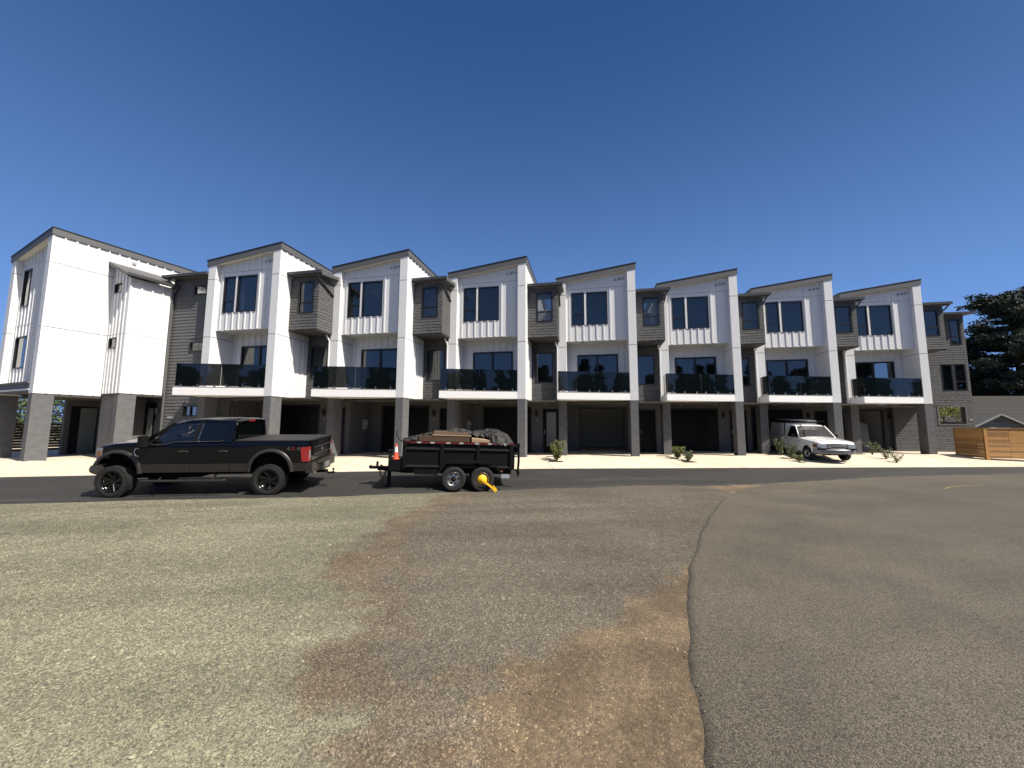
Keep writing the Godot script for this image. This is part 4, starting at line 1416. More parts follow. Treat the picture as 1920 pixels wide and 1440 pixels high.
func black_pickup() -> void:
	var at := on_ground(-6.7, 12.5, 0.03)
	var t := thing("pickup_truck", "lifted black crew-cab pickup parked on the asphalt strip", "pickup truck", at)
	t.basis = RB * Basis(Vector3.RIGHT, deg_to_rad(3.6))
	var W := 0.95
	var arches := [[-2.2, 0.62, 0.5, 0.53], [1.53, 0.63, 0.51, 0.53]]
	var low := func(x): return 0.84 if x < -2.6 else (0.64 if x < 2.05 else 0.66)
	var high := func(x): return lerp_list(x, [[-2.70, 1.20], [-2.66, 1.31], [-2.58, 1.355], [-2.34, 1.40], [-1.9, 1.43], [-1.62, 1.45], [-1.5, 1.42], [-1.42, 1.355], [-1.06, 1.37], [-0.9, 1.435], [0.45, 1.45], [2.49, 1.45]])
	var wide := func(x): return lerp_list(x, [[-2.70, 0.93], [-2.6, 0.975], [-2.3, 1.0], [2.3, 1.0], [2.49, 0.99]])
	var crown := func(x): return lerp_list(x, [[-2.7, 0.03], [-2.4, 0.07], [-1.62, 0.09], [-1.45, 0.03], [-1.0, 0.0], [2.5, 0.0]])
	put(t, "body", shell(merge([steps(-2.70, -2.5, 6), steps(-2.5, -1.65, 8), steps(-1.62, -0.85, 14), steps(-0.8, 2.49, 22)]), W, low, high, wide, crown, arches), M.black_paint)
	# cab
	put(t, "roof", cab_roof([-0.98, -0.86, -0.66, -0.3, 0.1, 0.42, 0.54, 0.57], [1.93, 1.985, 2.02, 2.035, 2.035, 2.025, 2.0, 1.96], 0.765), M.black_paint)
	var zf := func(y): return lerpf(0.945, 0.77, clampf((y - 1.36) / 0.58, 0.0, 1.0))
	for s in [1.0, -1.0]:
		var b := MB.new()
		b.bar(Vector3(-1.60, 1.44, s * 0.88), Vector3(-0.95, 1.93, s * 0.755), 0.06, 0.075)
		put(t, "pillar", b.done(), M.black_paint)
		b = MB.new()
		b.hexa([Vector3(-0.43, 1.43, s * 0.93), Vector3(-0.31, 1.43, s * 0.93), Vector3(-0.31, 1.43, s * 0.85), Vector3(-0.43, 1.43, s * 0.85), Vector3(-0.37, 1.96, s * 0.765), Vector3(-0.25, 1.96, s * 0.765), Vector3(-0.25, 1.96, s * 0.70), Vector3(-0.37, 1.96, s * 0.70)])
		put(t, "pillar", b.done(), M.plastic_black)
		b = MB.new()
		b.hexa([Vector3(0.33, 1.43, s * 0.93), Vector3(0.54, 1.43, s * 0.93), Vector3(0.54, 1.43, s * 0.80), Vector3(0.33, 1.43, s * 0.80), Vector3(0.33, 1.96, s * 0.765), Vector3(0.56, 1.96, s * 0.765), Vector3(0.56, 1.96, s * 0.66), Vector3(0.33, 1.96, s * 0.66)])
		put(t, "pillar", b.done(), M.black_paint)
		put(t, "side_window", pane_on_side([[-1.46, 1.365], [-1.06, 1.38], [-0.9, 1.44], [-0.43, 1.445], [-0.37, 1.93], [-0.93, 1.93]], zf, s), M.car_glass)
		put(t, "side_window", pane_on_side([[-0.31, 1.445], [0.24, 1.45], [0.34, 1.49], [0.34, 1.93], [-0.25, 1.93]], zf, s), M.car_glass_dark)
		# bright belt line
		b = MB.new()
		b.tube([Vector3(-1.5, 1.36, s * 0.945), Vector3(-1.08, 1.378, s * 0.945), Vector3(-0.92, 1.438, s * 0.93), Vector3(0.24, 1.452, s * 0.925), Vector3(0.33, 1.48, s * 0.915)], 0.009, 6)
		put(t, "belt_moulding", b.done(), M.badge_grey)
		b = MB.new()
		b.bar(Vector3(-0.305, 1.46, s * 0.932), Vector3(-0.25, 1.92, s * 0.785), 0.012, 0.012)
		put(t, "belt_moulding", b.done(), M.steel)
		for q in [[-1.68, -0.475], [-0.465, 0.5], [0.515, 1.01], [2.05, 2.44]]:
			b = MB.new()
			b.hexa([Vector3(q[0], 0.64, s * 0.935), Vector3(q[1], 0.64, s * 0.935), Vector3(q[1], 0.64, s * 0.9), Vector3(q[0], 0.64, s * 0.9), Vector3(q[0], 0.86, s * 0.962), Vector3(q[1], 0.86, s * 0.962), Vector3(q[1], 0.86, s * 0.9), Vector3(q[0], 0.86, s * 0.9)])
			put(t, "rocker_moulding", b.done(), M.trim_grey)
		put(t, "fender_flare", flare(-2.2, 0.62, 0.5, 0.53, W, s, 0.84, 0.62), M.trim_grey)
		put(t, "fender_flare", flare(1.53, 0.63, 0.51, 0.53, W, s, 0.63, 0.63), M.trim_grey)
		# door gaps as thin shadowed seams are real grooves between raised door skins
		for q in [[-1.52, -0.475], [-0.465, 0.50]]:
			b = MB.new()
			b.box(q[0], q[1], 0.88, 1.30, s * 0.948 if s < 0 else 0.9, 0.954 if s > 0 else -0.9)
			put(t, "door_skin", b.done(), M.black_paint)
			var hd := MB.new()
			hd.tube([Vector3(q[1] - 0.26, 1.19, s * 0.965), Vector3(q[1] - 0.2, 1.2, s * 0.985), Vector3(q[1] - 0.08, 1.2, s * 0.985), Vector3(q[1] - 0.03, 1.19, s * 0.965)], 0.013, 8)
			put(t, "door_handle", hd.done(), M.badge_grey)
		b = MB.new()
		b.tube([Vector3(-1.6, 0.42, s * 0.97), Vector3(-1.5, 0.43, s * 1.0), Vector3(0.35, 0.42, s * 1.0), Vector3(0.44, 0.43, s * 0.97)], 0.035, 8)
		b.bar(Vector3(-1.2, 0.43, s * 0.97), Vector3(-1.2, 0.6, s * 0.7), 0.03, 0.03)
		b.bar(Vector3(0.1, 0.43, s * 0.97), Vector3(0.1, 0.6, s * 0.7), 0.03, 0.03)
		put(t, "running_board", b.done(), M.trim_grey)
		# towing mirror
		b = MB.new()
		b.bar(Vector3(-1.42, 1.40, s * 0.92), Vector3(-1.45, 1.42, s * 1.08), 0.05, 0.05)
		b.hexa([Vector3(-1.56, 1.34, s * 1.06), Vector3(-1.40, 1.34, s * 1.06), Vector3(-1.40, 1.34, s * 1.24), Vector3(-1.54, 1.34, s * 1.24), Vector3(-1.54, 1.63, s * 1.05), Vector3(-1.42, 1.63, s * 1.05), Vector3(-1.42, 1.62, s * 1.23), Vector3(-1.53, 1.62, s * 1.23)])
		put(t, "mirror", b.done(), M.plastic_black)
		# fender vent
		b = MB.new()
		b.tube([Vector3(-1.68, 1.28, s * 0.958), Vector3(-1.77, 1.27, s * 0.962), Vector3(-1.79, 1.18, s * 0.966), Vector3(-1.76, 1.09, s * 0.966), Vector3(-1.68, 1.06, s * 0.966)], 0.016, 6)
		put(t, "fender_vent", b.done(), M.steel)
		# tail and head lamps
		b = MB.new()
		b.hexa([Vector3(2.34, 0.90, s * 0.955), Vector3(2.515, 0.90, s * 0.945), Vector3(2.515, 0.90, s * 0.80), Vector3(2.34, 0.90, s * 0.80), Vector3(2.30, 1.29, s * 0.953), Vector3(2.515, 1.30, s * 0.94), Vector3(2.515, 1.30, s * 0.80), Vector3(2.30, 1.29, s * 0.80)])
		var tl := put(t, "tail_lamp", b.done(), M.tail_red)
		bx(tl, "reverse_lens", M.lens_clear, 2.516, 2.522, 1.0, 1.2, s * 0.87 - 0.04, s * 0.87 + 0.04)
		b = MB.new()
		b.hexa([Vector3(-2.72, 1.0, s * 0.90), Vector3(-2.58, 1.0, s * 0.945), Vector3(-2.58, 1.0, s * 0.7), Vector3(-2.72, 1.0, s * 0.62), Vector3(-2.72, 1.27, s * 0.90), Vector3(-2.56, 1.29, s * 0.94), Vector3(-2.56, 1.28, s * 0.7), Vector3(-2.72, 1.28, s * 0.62)])
		var hl := put(t, "headlamp", b.done(), M.lens_clear)
		bx(hl, "side_marker", M.amber, -2.66, -2.57, 1.05, 1.22, s * 0.95 - 0.006, s * 0.95 + 0.006)
		wheel(t, Vector3(-2.28, 0.405, s * 0.83), 0.41, 0.32, 0.27, "offroad", s, deg_to_rad(-5.0))
		wheel(t, Vector3(1.49, 0.405, s * 0.83), 0.41, 0.32, 0.27, "offroad", s)
		# raised badge, 4X4
		var tx := 1.93
		for q in [["4", M.badge_grey], ["X", M.badge_red], ["4", M.badge_grey]]:
			var tm := TextMesh.new()
			var f := SystemFont.new()
			f.font_names = PackedStringArray(["Droid Sans"])
			f.font_weight = 800
			f.font_italic = true
			tm.font = f
			tm.text = q[0]
			tm.font_size = 20
			tm.pixel_size = 0.0075
			tm.depth = 0.012
			put(t, "badge_letter", tm, q[1], Transform3D(Basis(Vector3.UP, 0.0 if s > 0 else PI), Vector3(tx + 0.06 if s > 0 else 2.31 - (tx - 1.93) - 0.06, 1.255, s * 0.955)))
			tx += 0.125
	var b4 := MB.new()
	b4.hexa([Vector3(-1.62, 1.52, 0.84), Vector3(-0.97, 1.945, 0.73), Vector3(-0.97, 1.945, -0.73), Vector3(-1.62, 1.52, -0.84), Vector3(-1.63, 1.527, 0.84), Vector3(-0.98, 1.952, 0.73), Vector3(-0.98, 1.952, -0.73), Vector3(-1.63, 1.527, -0.84)])
	put(t, "windshield", b4.done(), M.car_glass)
	bx(t, "rear_window", M.car_glass_dark, 0.535, 0.545, 1.5, 1.92, -0.66, 0.66)
	bx(t, "cab_back", M.black_paint, 0.5, 0.535, 1.2, 1.5, -0.8, 0.8)
	# inside: dash, wheel, seats
	b4 = MB.new()
	b4.box(-1.5, -1.2, 1.2, 1.46, -0.75, 0.75)
	put(t, "dashboard", b4.done(), M.plastic_black)
	b4 = MB.new()
	var ring := []
	for k in 25:
		var a := TAU * k / 24
		ring.append(Vector3(-1.08 + sin(a) * 0.07, 1.47 + cos(a) * 0.17, 0.42 + sin(a) * 0.16))
	b4.tube(ring, 0.016, 6, false)
	b4.bar(Vector3(-1.2, 1.42, 0.42), Vector3(-1.08, 1.47, 0.42), 0.05, 0.05)
	put(t, "steering_wheel", b4.done(), M.plastic_black)
	for s in [0.42, -0.42]:
		for q in [-0.62, 0.2]:
			b4 = MB.new()
			b4.hexa([Vector3(q - 0.1, 1.0, s + 0.24), Vector3(q + 0.1, 1.0, s + 0.24), Vector3(q + 0.1, 1.0, s - 0.24), Vector3(q - 0.1, 1.0, s - 0.24), Vector3(q + 0.06, 1.66, s + 0.2), Vector3(q + 0.16, 1.66, s + 0.2), Vector3(q + 0.16, 1.66, s - 0.2), Vector3(q + 0.06, 1.66, s - 0.2)])
			b4.box(q + 0.06, q + 0.15, 1.68, 1.84, s - 0.13, s + 0.13)
			put(t, "seat", b4.done(), M.seat_cloth)
	# bed cover in three folds, tailgate, bumpers
	for q in 3:
		bx(t, "bed_cover", M.tonneau, 0.58 + q * 0.635, 1.205 + q * 0.635, 1.452, 1.478, -0.87, 0.87)
	b4 = MB.new()
	b4.box(2.491, 2.53, 0.88, 1.44, -0.79, 0.79)
	b4.box(2.531, 2.545, 1.02, 1.30, -0.70, 0.70)
	b4.box(2.50, 2.57, 1.425, 1.462, -0.79, 0.79)
	var tg := put(t, "tailgate", b4.done(), M.black_paint)
	b4 = MB.new()
	b4.box(2.546, 2.552, 1.245, 1.265, -0.66, 0.66)
	b4.box(2.546, 2.552, 1.04, 1.06, -0.66, 0.66)
	put(tg, "trim_bar", b4.done(), M.badge_grey)
	b4 = MB.new()
	b4.lathe([Vector2(0.0, 0.016), Vector2(0.05, 0.014), Vector2(0.07, 0.0)], Transform3D(Basis(Vector3.UP, PI / 2).scaled(Vector3(1, 0.75, 1.5)), Vector3(2.546, 1.15, 0.0)), 20)
	put(tg, "emblem", b4.done(), M.badge_grey)
	b4 = MB.new()
	b4.box(2.45, 2.62, 0.58, 0.86, -0.95, -0.3)
	b4.box(2.45, 2.62, 0.58, 0.86, 0.3, 0.95)
	b4.box(2.45, 2.70, 0.56, 0.80, -0.3, 0.3)
	b4.box(2.40, 2.66, 0.80, 0.855, -0.6, 0.6)
	var rb := put(t, "rear_bumper", b4.done(), M.trim_grey)
	bx(rb, "licence_plate", M.house_trim, 2.701, 2.708, 0.62, 0.77, -0.16, 0.16)
	b4 = MB.new()
	b4.box(2.4, 2.72, 0.44, 0.52, -0.05, 0.05)
	b4.box(2.72, 2.92, 0.40, 0.45, -0.04, 0.04)
	b4.tube([Vector3(2.88, 0.45, 0), Vector3(2.88, 0.5, 0)], 0.02, 8)
	b4.lathe([Vector2(0.0, -0.03), Vector2(0.028, -0.02), Vector2(0.032, 0.0), Vector2(0.025, 0.025), Vector2(0.0, 0.03)], Transform3D(Basis.IDENTITY, Vector3(2.88, 0.53, 0)), 12)
	put(t, "tow_hitch", b4.done(), M.under_dark)
	b4 = MB.new()
	b4.tube([Vector3(-2.62, 0.73, 0.96), Vector3(-2.76, 0.73, 0.86), Vector3(-2.82, 0.73, 0.5), Vector3(-2.83, 0.73, 0.0), Vector3(-2.82, 0.73, -0.5), Vector3(-2.76, 0.73, -0.86), Vector3(-2.62, 0.73, -0.96)], 0.125, 10)
	put(t, "front_bumper", b4.done(), M.trim_grey)
	bx(t, "grille", M.plastic_black, -2.74, -2.70, 0.9, 1.26, -0.6, 0.6)
	b4 = MB.new()
	b4.box(-2.5, 2.4, 0.5, 0.72, -0.5, 0.5)
	b4.box(-2.4, -0.6, 0.38, 0.5, -0.25, 0.25)
	b4.tube([Vector3(-2.28, 0.41, -0.8), Vector3(-2.28, 0.41, 0.8)], 0.06, 8)
	b4.tube([Vector3(1.49, 0.41, -0.8), Vector3(1.49, 0.41, 0.8)], 0.07, 8)
	b4.lathe([Vector2(0.0, -0.14), Vector2(0.12, -0.1), Vector2(0.16, 0.0), Vector2(0.12, 0.1), Vector2(0.0, 0.14)], Transform3D(Basis.IDENTITY, Vector3(1.49, 0.41, -0.1)), 14)
	for q in [-2.2, 1.53]:
		b4.box(q - 0.5, q + 0.5, 0.6, 1.16, -0.62, 0.62)
	put(t, "chassis", b4.done(), M.under_dark)
	bx(t, "brake_lamp", M.tail_red, 0.545, 0.578, 1.945, 1.985, -0.16, 0.16)
	b4 = MB.new()
	b4.tube([Vector3(-1.75, 1.50, -0.7), Vector3(-1.70, 1.62, -0.7)], 0.03, 8)
	put(t, "antenna_base", b4.done(), M.chrome)

func dump_trailer() -> void:
	var at := on_ground(-0.1, 12.6, 0.03)
	at.y = -0.215
	var t := thing("dump_trailer", "black tandem-axle dump trailer with red and white reflective tape", "trailer", at)
	t.basis = RB * Basis(Vector3.BACK, deg_to_rad(-1.5))
	var zn := 0.64       # near side of the box
	for s in [1.0, -1.0]:
		var b := MB.new()
		b.box(-1.65, 1.62, 0.64, 1.36, s * zn - 0.02, s * zn)
		put(t, "side_wall", b.done(), M.trailer_black)
		for x in [-1.65, -0.56, 0.52, 1.53]:
			bx(t, "post", M.trailer_black, x, x + 0.1, 0.62, 1.34, s * (zn + 0.03) - 0.029, s * (zn + 0.03) + 0.029)
		for y in [0.66, 1.17]:
			b = MB.new()
			b.hexa([Vector3(-1.55, y, s * (zn + 0.001)), Vector3(1.53, y, s * (zn + 0.001)), Vector3(1.53, y, s * (zn + 0.045)), Vector3(-1.55, y, s * (zn + 0.045)), Vector3(-1.55, y + 0.06, s * (zn + 0.001)), Vector3(1.53, y + 0.06, s * (zn + 0.001)), Vector3(1.53, y + 0.035, s * (zn + 0.045)), Vector3(-1.55, y + 0.035, s * (zn + 0.045))])
			put(t, "rib", b.done(), M.trailer_rib)
		bx(t, "top_rail", M.trailer_black, -1.67, 1.66, 1.34, 1.42, s * zn - 0.03, s * zn + 0.045)
		# conspicuity tape
		var x := -1.6
		var k := 0
		while x < 1.5:
			var wd: float = [0.34, 0.12, 0.26, 0.12][k % 4]
			bx(t, "reflective_tape", M.tape_white if k % 2 == 1 else M.tape_red, x, x + wd, 1.36, 1.405, s * (zn + 0.0465) - 0.0012, s * (zn + 0.0465) + 0.0012)
			x += wd + 0.004
			k += 1
		# fender over both wheels
		b = MB.new()
		var prof := [Vector2(-0.57, 0.55), Vector2(-0.37, 0.86), Vector2(1.0, 0.86), Vector2(1.25, 0.55)]
		for q in 3:
			var a: Vector2 = prof[q]
			var e: Vector2 = prof[q + 1]
			var nrm := Vector2(-(e - a).y, (e - a).x).normalized() * 0.018
			var z0: float = s * (zn + 0.06)
			var z1: float = s * (zn + 0.30)
			b.hexa([Vector3(a.x, a.y, z1), Vector3(e.x, e.y, z1), Vector3(e.x, e.y, z0), Vector3(a.x, a.y, z0), Vector3(a.x + nrm.x, a.y + nrm.y, z1), Vector3(e.x + nrm.x, e.y + nrm.y, z1), Vector3(e.x + nrm.x, e.y + nrm.y, z0), Vector3(a.x + nrm.x, a.y + nrm.y, z0)])
			b.bar(Vector3(a.x, a.y - 0.01, z1), Vector3(e.x, e.y - 0.01, z1), 0.02, 0.05)
		put(t, "fender", b.done(), M.trailer_black)
		wheel(t, Vector3(-0.14, 0.355, s * (zn + 0.17)), 0.36, 0.22, 0.2, "steel", s)
		wheel(t, Vector3(0.70, 0.355, s * (zn + 0.17)), 0.36, 0.22, 0.2, "steel", s)
	bx(t, "front_wall", M.trailer_black, -1.67, -1.645, 0.64, 1.42, -zn, zn)
	bx(t, "floor", M.trailer_black, -1.64, 1.62, 0.60, 0.64, -zn, zn)
	var b2 := MB.new()
	b2.box(1.64, 1.68, 0.62, 1.38, -0.63, -0.005)
	b2.box(1.64, 1.68, 0.62, 1.38, 0.005, 0.63)
	put(t, "tailgate", b2.done(), M.trailer_black)
	b2 = MB.new()
	b2.tube([Vector3(1.78, 0.5, 0.66), Vector3(1.80, 0.9, 0.68), Vector3(1.78, 1.42, 0.68)], 0.035, 8)
	b2.tube([Vector3(1.70, 0.62, 0.66), Vector3(1.82, 0.55, 0.66), Vector3(1.78, 0.42, 0.64)], 0.03, 8)
	b2.box(1.66, 1.83, 1.3, 1.4, 0.6, 0.7)
	put(t, "gate_latch", b2.done(), M.trailer_black)
	# frame, tongue and jack
	b2 = MB.new()
	for s in [1.0, -1.0]:
		b2.box(-1.7, 1.6, 0.46, 0.585, s * 0.42 - 0.05, s * 0.42 + 0.05)
		b2.bar(Vector3(-1.65, 0.52, s * 0.42), Vector3(-2.45, 0.54, s * 0.06), 0.06, 0.11)
	b2.tube([Vector3(-0.14, 0.355, -0.7), Vector3(-0.14, 0.355, 0.7)], 0.045, 8)
	b2.tube([Vector3(0.70, 0.355, -0.7), Vector3(0.70, 0.355, 0.7)], 0.045, 8)
	b2.box(-1.3, -0.62, 0.44, 0.60, 0.45, 0.66)
	put(t, "frame", b2.done(), M.trailer_black)
	b2 = MB.new()
	b2.tube([Vector3(-2.1, 0.02, 0.1), Vector3(-2.1, 1.08, 0.1)], 0.055, 10)
	b2.box(-2.22, -1.98, 0.0, 0.03, -0.02, 0.22)
	b2.box(-2.17, -2.03, 1.06, 1.12, 0.03, 0.17)
	b2.tube([Vector3(-2.1, 1.0, 0.12), Vector3(-2.1, 1.0, 0.3), Vector3(-2.1, 0.88, 0.3)], 0.012, 6)
	put(t, "jack", b2.done(), M.under_dark)
	b2 = MB.new()
	b2.box(-2.68, -2.38, 0.52, 0.60, -0.06, 0.06)
	b2.lathe([Vector2(0.0, -0.05), Vector2(0.05, -0.04), Vector2(0.06, 0.0), Vector2(0.05, 0.04), Vector2(0.0, 0.05)], Transform3D(Basis.IDENTITY, Vector3(-2.68, 0.57, 0)), 12)
	b2.box(-2.52, -2.46, 0.60, 0.74, -0.03, 0.03)
	b2.tube([Vector3(-2.4, 0.6, 0.05), Vector3(-2.36, 0.64, 0.06), Vector3(-2.3, 0.6, 0.07)], 0.02, 6)
	put(t, "coupler", b2.done(), M.under_dark)
	for s in [0.1, -0.08]:
		b2 = MB.new()
		b2.tube([Vector3(-2.4, 0.5, s), Vector3(-2.38, 0.36, s + 0.03), Vector3(-2.3, 0.27, s + 0.05), Vector3(-2.24, 0.34, s + 0.04), Vector3(-2.22, 0.48, s)], 0.013, 6)
		put(t, "safety_chain", b2.done(), M.under_dark)
	bx(t, "battery_box", M.trailer_black, -2.02, -1.69, 0.56, 0.88, -0.3, 0.78)
	b2 = MB.new()
	b2.tube([Vector3(-1.72, 1.40, 0.6), Vector3(-1.80, 1.46, 0.6), Vector3(-1.86, 1.56, 0.6), Vector3(-1.88, 1.66, 0.6), Vector3(-1.84, 1.70, 0.6)], 0.014, 6)
	b2.tube([Vector3(-1.60, 1.32, 0.70), Vector3(-1.60, 1.32, 0.74)], 0.05, 12)
	put(t, "tarp_arm", b2.done(), M.trailer_black)
	bx(t, "licence_plate", M.lens_clear, 1.26, 1.50, 0.40, 0.52, zn + 0.27, zn + 0.276)
	bx(t, "marker_lamp", M.amber, 1.22, 1.30, 0.58, 0.62, zn + 0.24, zn + 0.27)
	# ---- the load ----
	var base := t.transform
	var rn := FastNoiseLite.new()
	rn.seed = 77
	rn.frequency = 1.7
	rn.fractal_octaves = 3
	var rows := []
	for j in 45:
		var v := j / 44.0
		var row := PackedVector3Array()
		for i in 141:
			var x := lerpf(-1.72, 1.66, i / 140.0)
			var z := lerpf(-0.7, 0.7, v)
			var top := lerp_list(x, [[-1.72, 1.43], [-1.4, 1.54], [-1.0, 1.62], [-0.45, 1.72], [-0.25, 1.80], [0.05, 1.78], [0.35, 1.72], [0.65, 1.74], [0.85, 1.80], [1.2, 1.78], [1.45, 1.68], [1.58, 1.52], [1.66, 1.40]])
			var rim := 1.43 if z < 0.45 else lerpf(1.43, 1.36, clampf((x - 0.9) / 0.5, 0, 1))
			var f := clampf((0.7 - absf(z)) / 0.45, 0.0, 1.0)
			var y := lerpf(rim, top, sqrt(f))
			# pulled back from the boxes at the near edge
			var bare := smoothstep(-1.35, -1.1, x) * smoothstep(1.05, 0.75, x)
			if z > 0.0:
				z = lerpf(z, z * 0.52, bare)
				y = lerpf(y, lerpf(1.62, top, sqrt(clampf((0.36 - z) / 0.36, 0, 1))), bare)
			y += rn.get_noise_2d(x * 2.2, z * 2.2) * 0.07 - absf(rn.get_noise_2d(x * 2.6 + 9.0, z * 3.4)) * 0.12 - absf(rn.get_noise_2d(x * 6.0 + 3.0, z * 6.0)) * 0.03 + 0.03
			row.append(Vector3(x, y, z))
		rows.append(row)
	b2 = MB.new()
	b2.surf(rows, false, true)
	var tp := put(self, "tarp", b2.done(), M.tarp, base)
	tag(tp, "dark mesh tarp heaped over the load in the trailer", "tarp")
	b2 = MB.new()
	b2.box(-1.22, 0.30, 1.28, 1.585, 0.22, 0.585)
	var c1 := put(self, "cardboard_box", b2.done(), M.cardboard, base)
	tag(c1, "long flat brown cardboard box lying along the trailer's near rail", "box", "cardboard boxes in the trailer")
	b2 = MB.new()
	b2.hexa([Vector3(-0.82, 1.592, 0.60), Vector3(0.34, 1.588, 0.60), Vector3(0.34, 1.588, 0.2), Vector3(-0.82, 1.592, 0.2), Vector3(-0.82, 1.625, 0.60), Vector3(0.34, 1.61, 0.60), Vector3(0.34, 1.61, 0.2), Vector3(-0.82, 1.625, 0.2)])
	var c2 := put(self, "wood_panel", b2.done(), M.cardboard_pale, base)
	tag(c2, "pale wood panel lying on top of the brown box in the trailer", "panel")
	b2 = MB.new()
	b2.hexa([Vector3(-0.80, 1.632, 0.5), Vector3(0.26, 1.616, 0.5), Vector3(0.26, 1.70, 0.05), Vector3(-0.80, 1.71, 0.05), Vector3(-0.80, 1.70, 0.44), Vector3(0.26, 1.68, 0.44), Vector3(0.26, 1.72, 0.03), Vector3(-0.80, 1.74, 0.03)])
	var c3 := put(self, "cardboard_box", b2.done(), M.cardboard, base)
	tag(c3, "crushed brown cardboard box tilted on the pale panel in the trailer", "box", "cardboard boxes in the trailer")
	b2 = MB.new()
	b2.hexa([Vector3(0.36, 1.30, 0.58), Vector3(1.15, 1.27, 0.58), Vector3(1.15, 1.27, 0.2), Vector3(0.36, 1.30, 0.2), Vector3(0.36, 1.53, 0.58), Vector3(1.15, 1.46, 0.58), Vector3(1.15, 1.50, 0.2), Vector3(0.36, 1.56, 0.2)])
	var c4 := put(self, "cardboard_box", b2.done(), M.cardboard_pale, base)
	tag(c4, "lighter flattened cardboard box at the rear half of the trailer's near rail", "box", "cardboard boxes in the trailer")
	# cone on the battery box
	var cone := thing("traffic_cone", "orange traffic cone with white collar standing on the trailer tongue", "cone", base * Vector3(-1.84, 0.883, 0.66), deg_to_rad(ROW_YAW))
	b2 = MB.new()
	var up := Basis(Vector3.RIGHT, -PI / 2)
	b2.lathe([Vector2(0.098, 0.0), Vector2(0.098, 0.02), Vector2(0.075, 0.025), Vector2(0.052, 0.2)], Transform3D(up, Vector3.ZERO), 20)
	put(cone, "cone_body", b2.done(), M.cone_orange)
	b2 = MB.new()
	b2.lathe([Vector2(0.052, 0.2), Vector2(0.032, 0.36)], Transform3D(up, Vector3.ZERO), 20)
	put(cone, "collar", b2.done(), M.cone_white)
	b2 = MB.new()
	b2.lathe([Vector2(0.032, 0.36), Vector2(0.022, 0.43), Vector2(0.012, 0.435), Vector2(0.0, 0.435)], Transform3D(up, Vector3.ZERO), 20)
	put(cone, "cone_tip", b2.done(), M.cone_orange)
	# wheel clamp on the rear wheel
	var lk := thing("wheel_lock", "yellow wheel lock clamped on the trailer's rear wheel", "wheel lock", base * Vector3(0.70, 0.355, zn + 0.285))
	lk.basis = base.basis
	b2 = MB.new()
	b2.lathe([Vector2(0.0, 0.05), Vector2(0.06, 0.045), Vector2(0.125, 0.015), Vector2(0.14, 0.0), Vector2(0.14, -0.02)], Transform3D.IDENTITY, 28)
	put(lk, "cover_disc", b2.done(), M.lock_yellow)
	b2 = MB.new()
	b2.bar(Vector3(-0.02, 0.01, 0.06), Vector3(0.36, -0.27, 0.04), 0.05, 0.055)
	put(lk, "arm", b2.done(), M.lock_yellow)
	b2 = MB.new()
	b2.bar(Vector3(0.34, -0.255, 0.03), Vector3(0.42, -0.315, 0.03), 0.09, 0.09)
	b2.bar(Vector3(0.33, -0.16, 0.03), Vector3(0.42, -0.30, 0.03), 0.03, 0.03)
	b2.bar(Vector3(0.40, -0.31, 0.02), Vector3(0.40, -0.31, -0.24), 0.04, 0.04)
	put(lk, "jaw", b2.done(), M.lock_yellow)

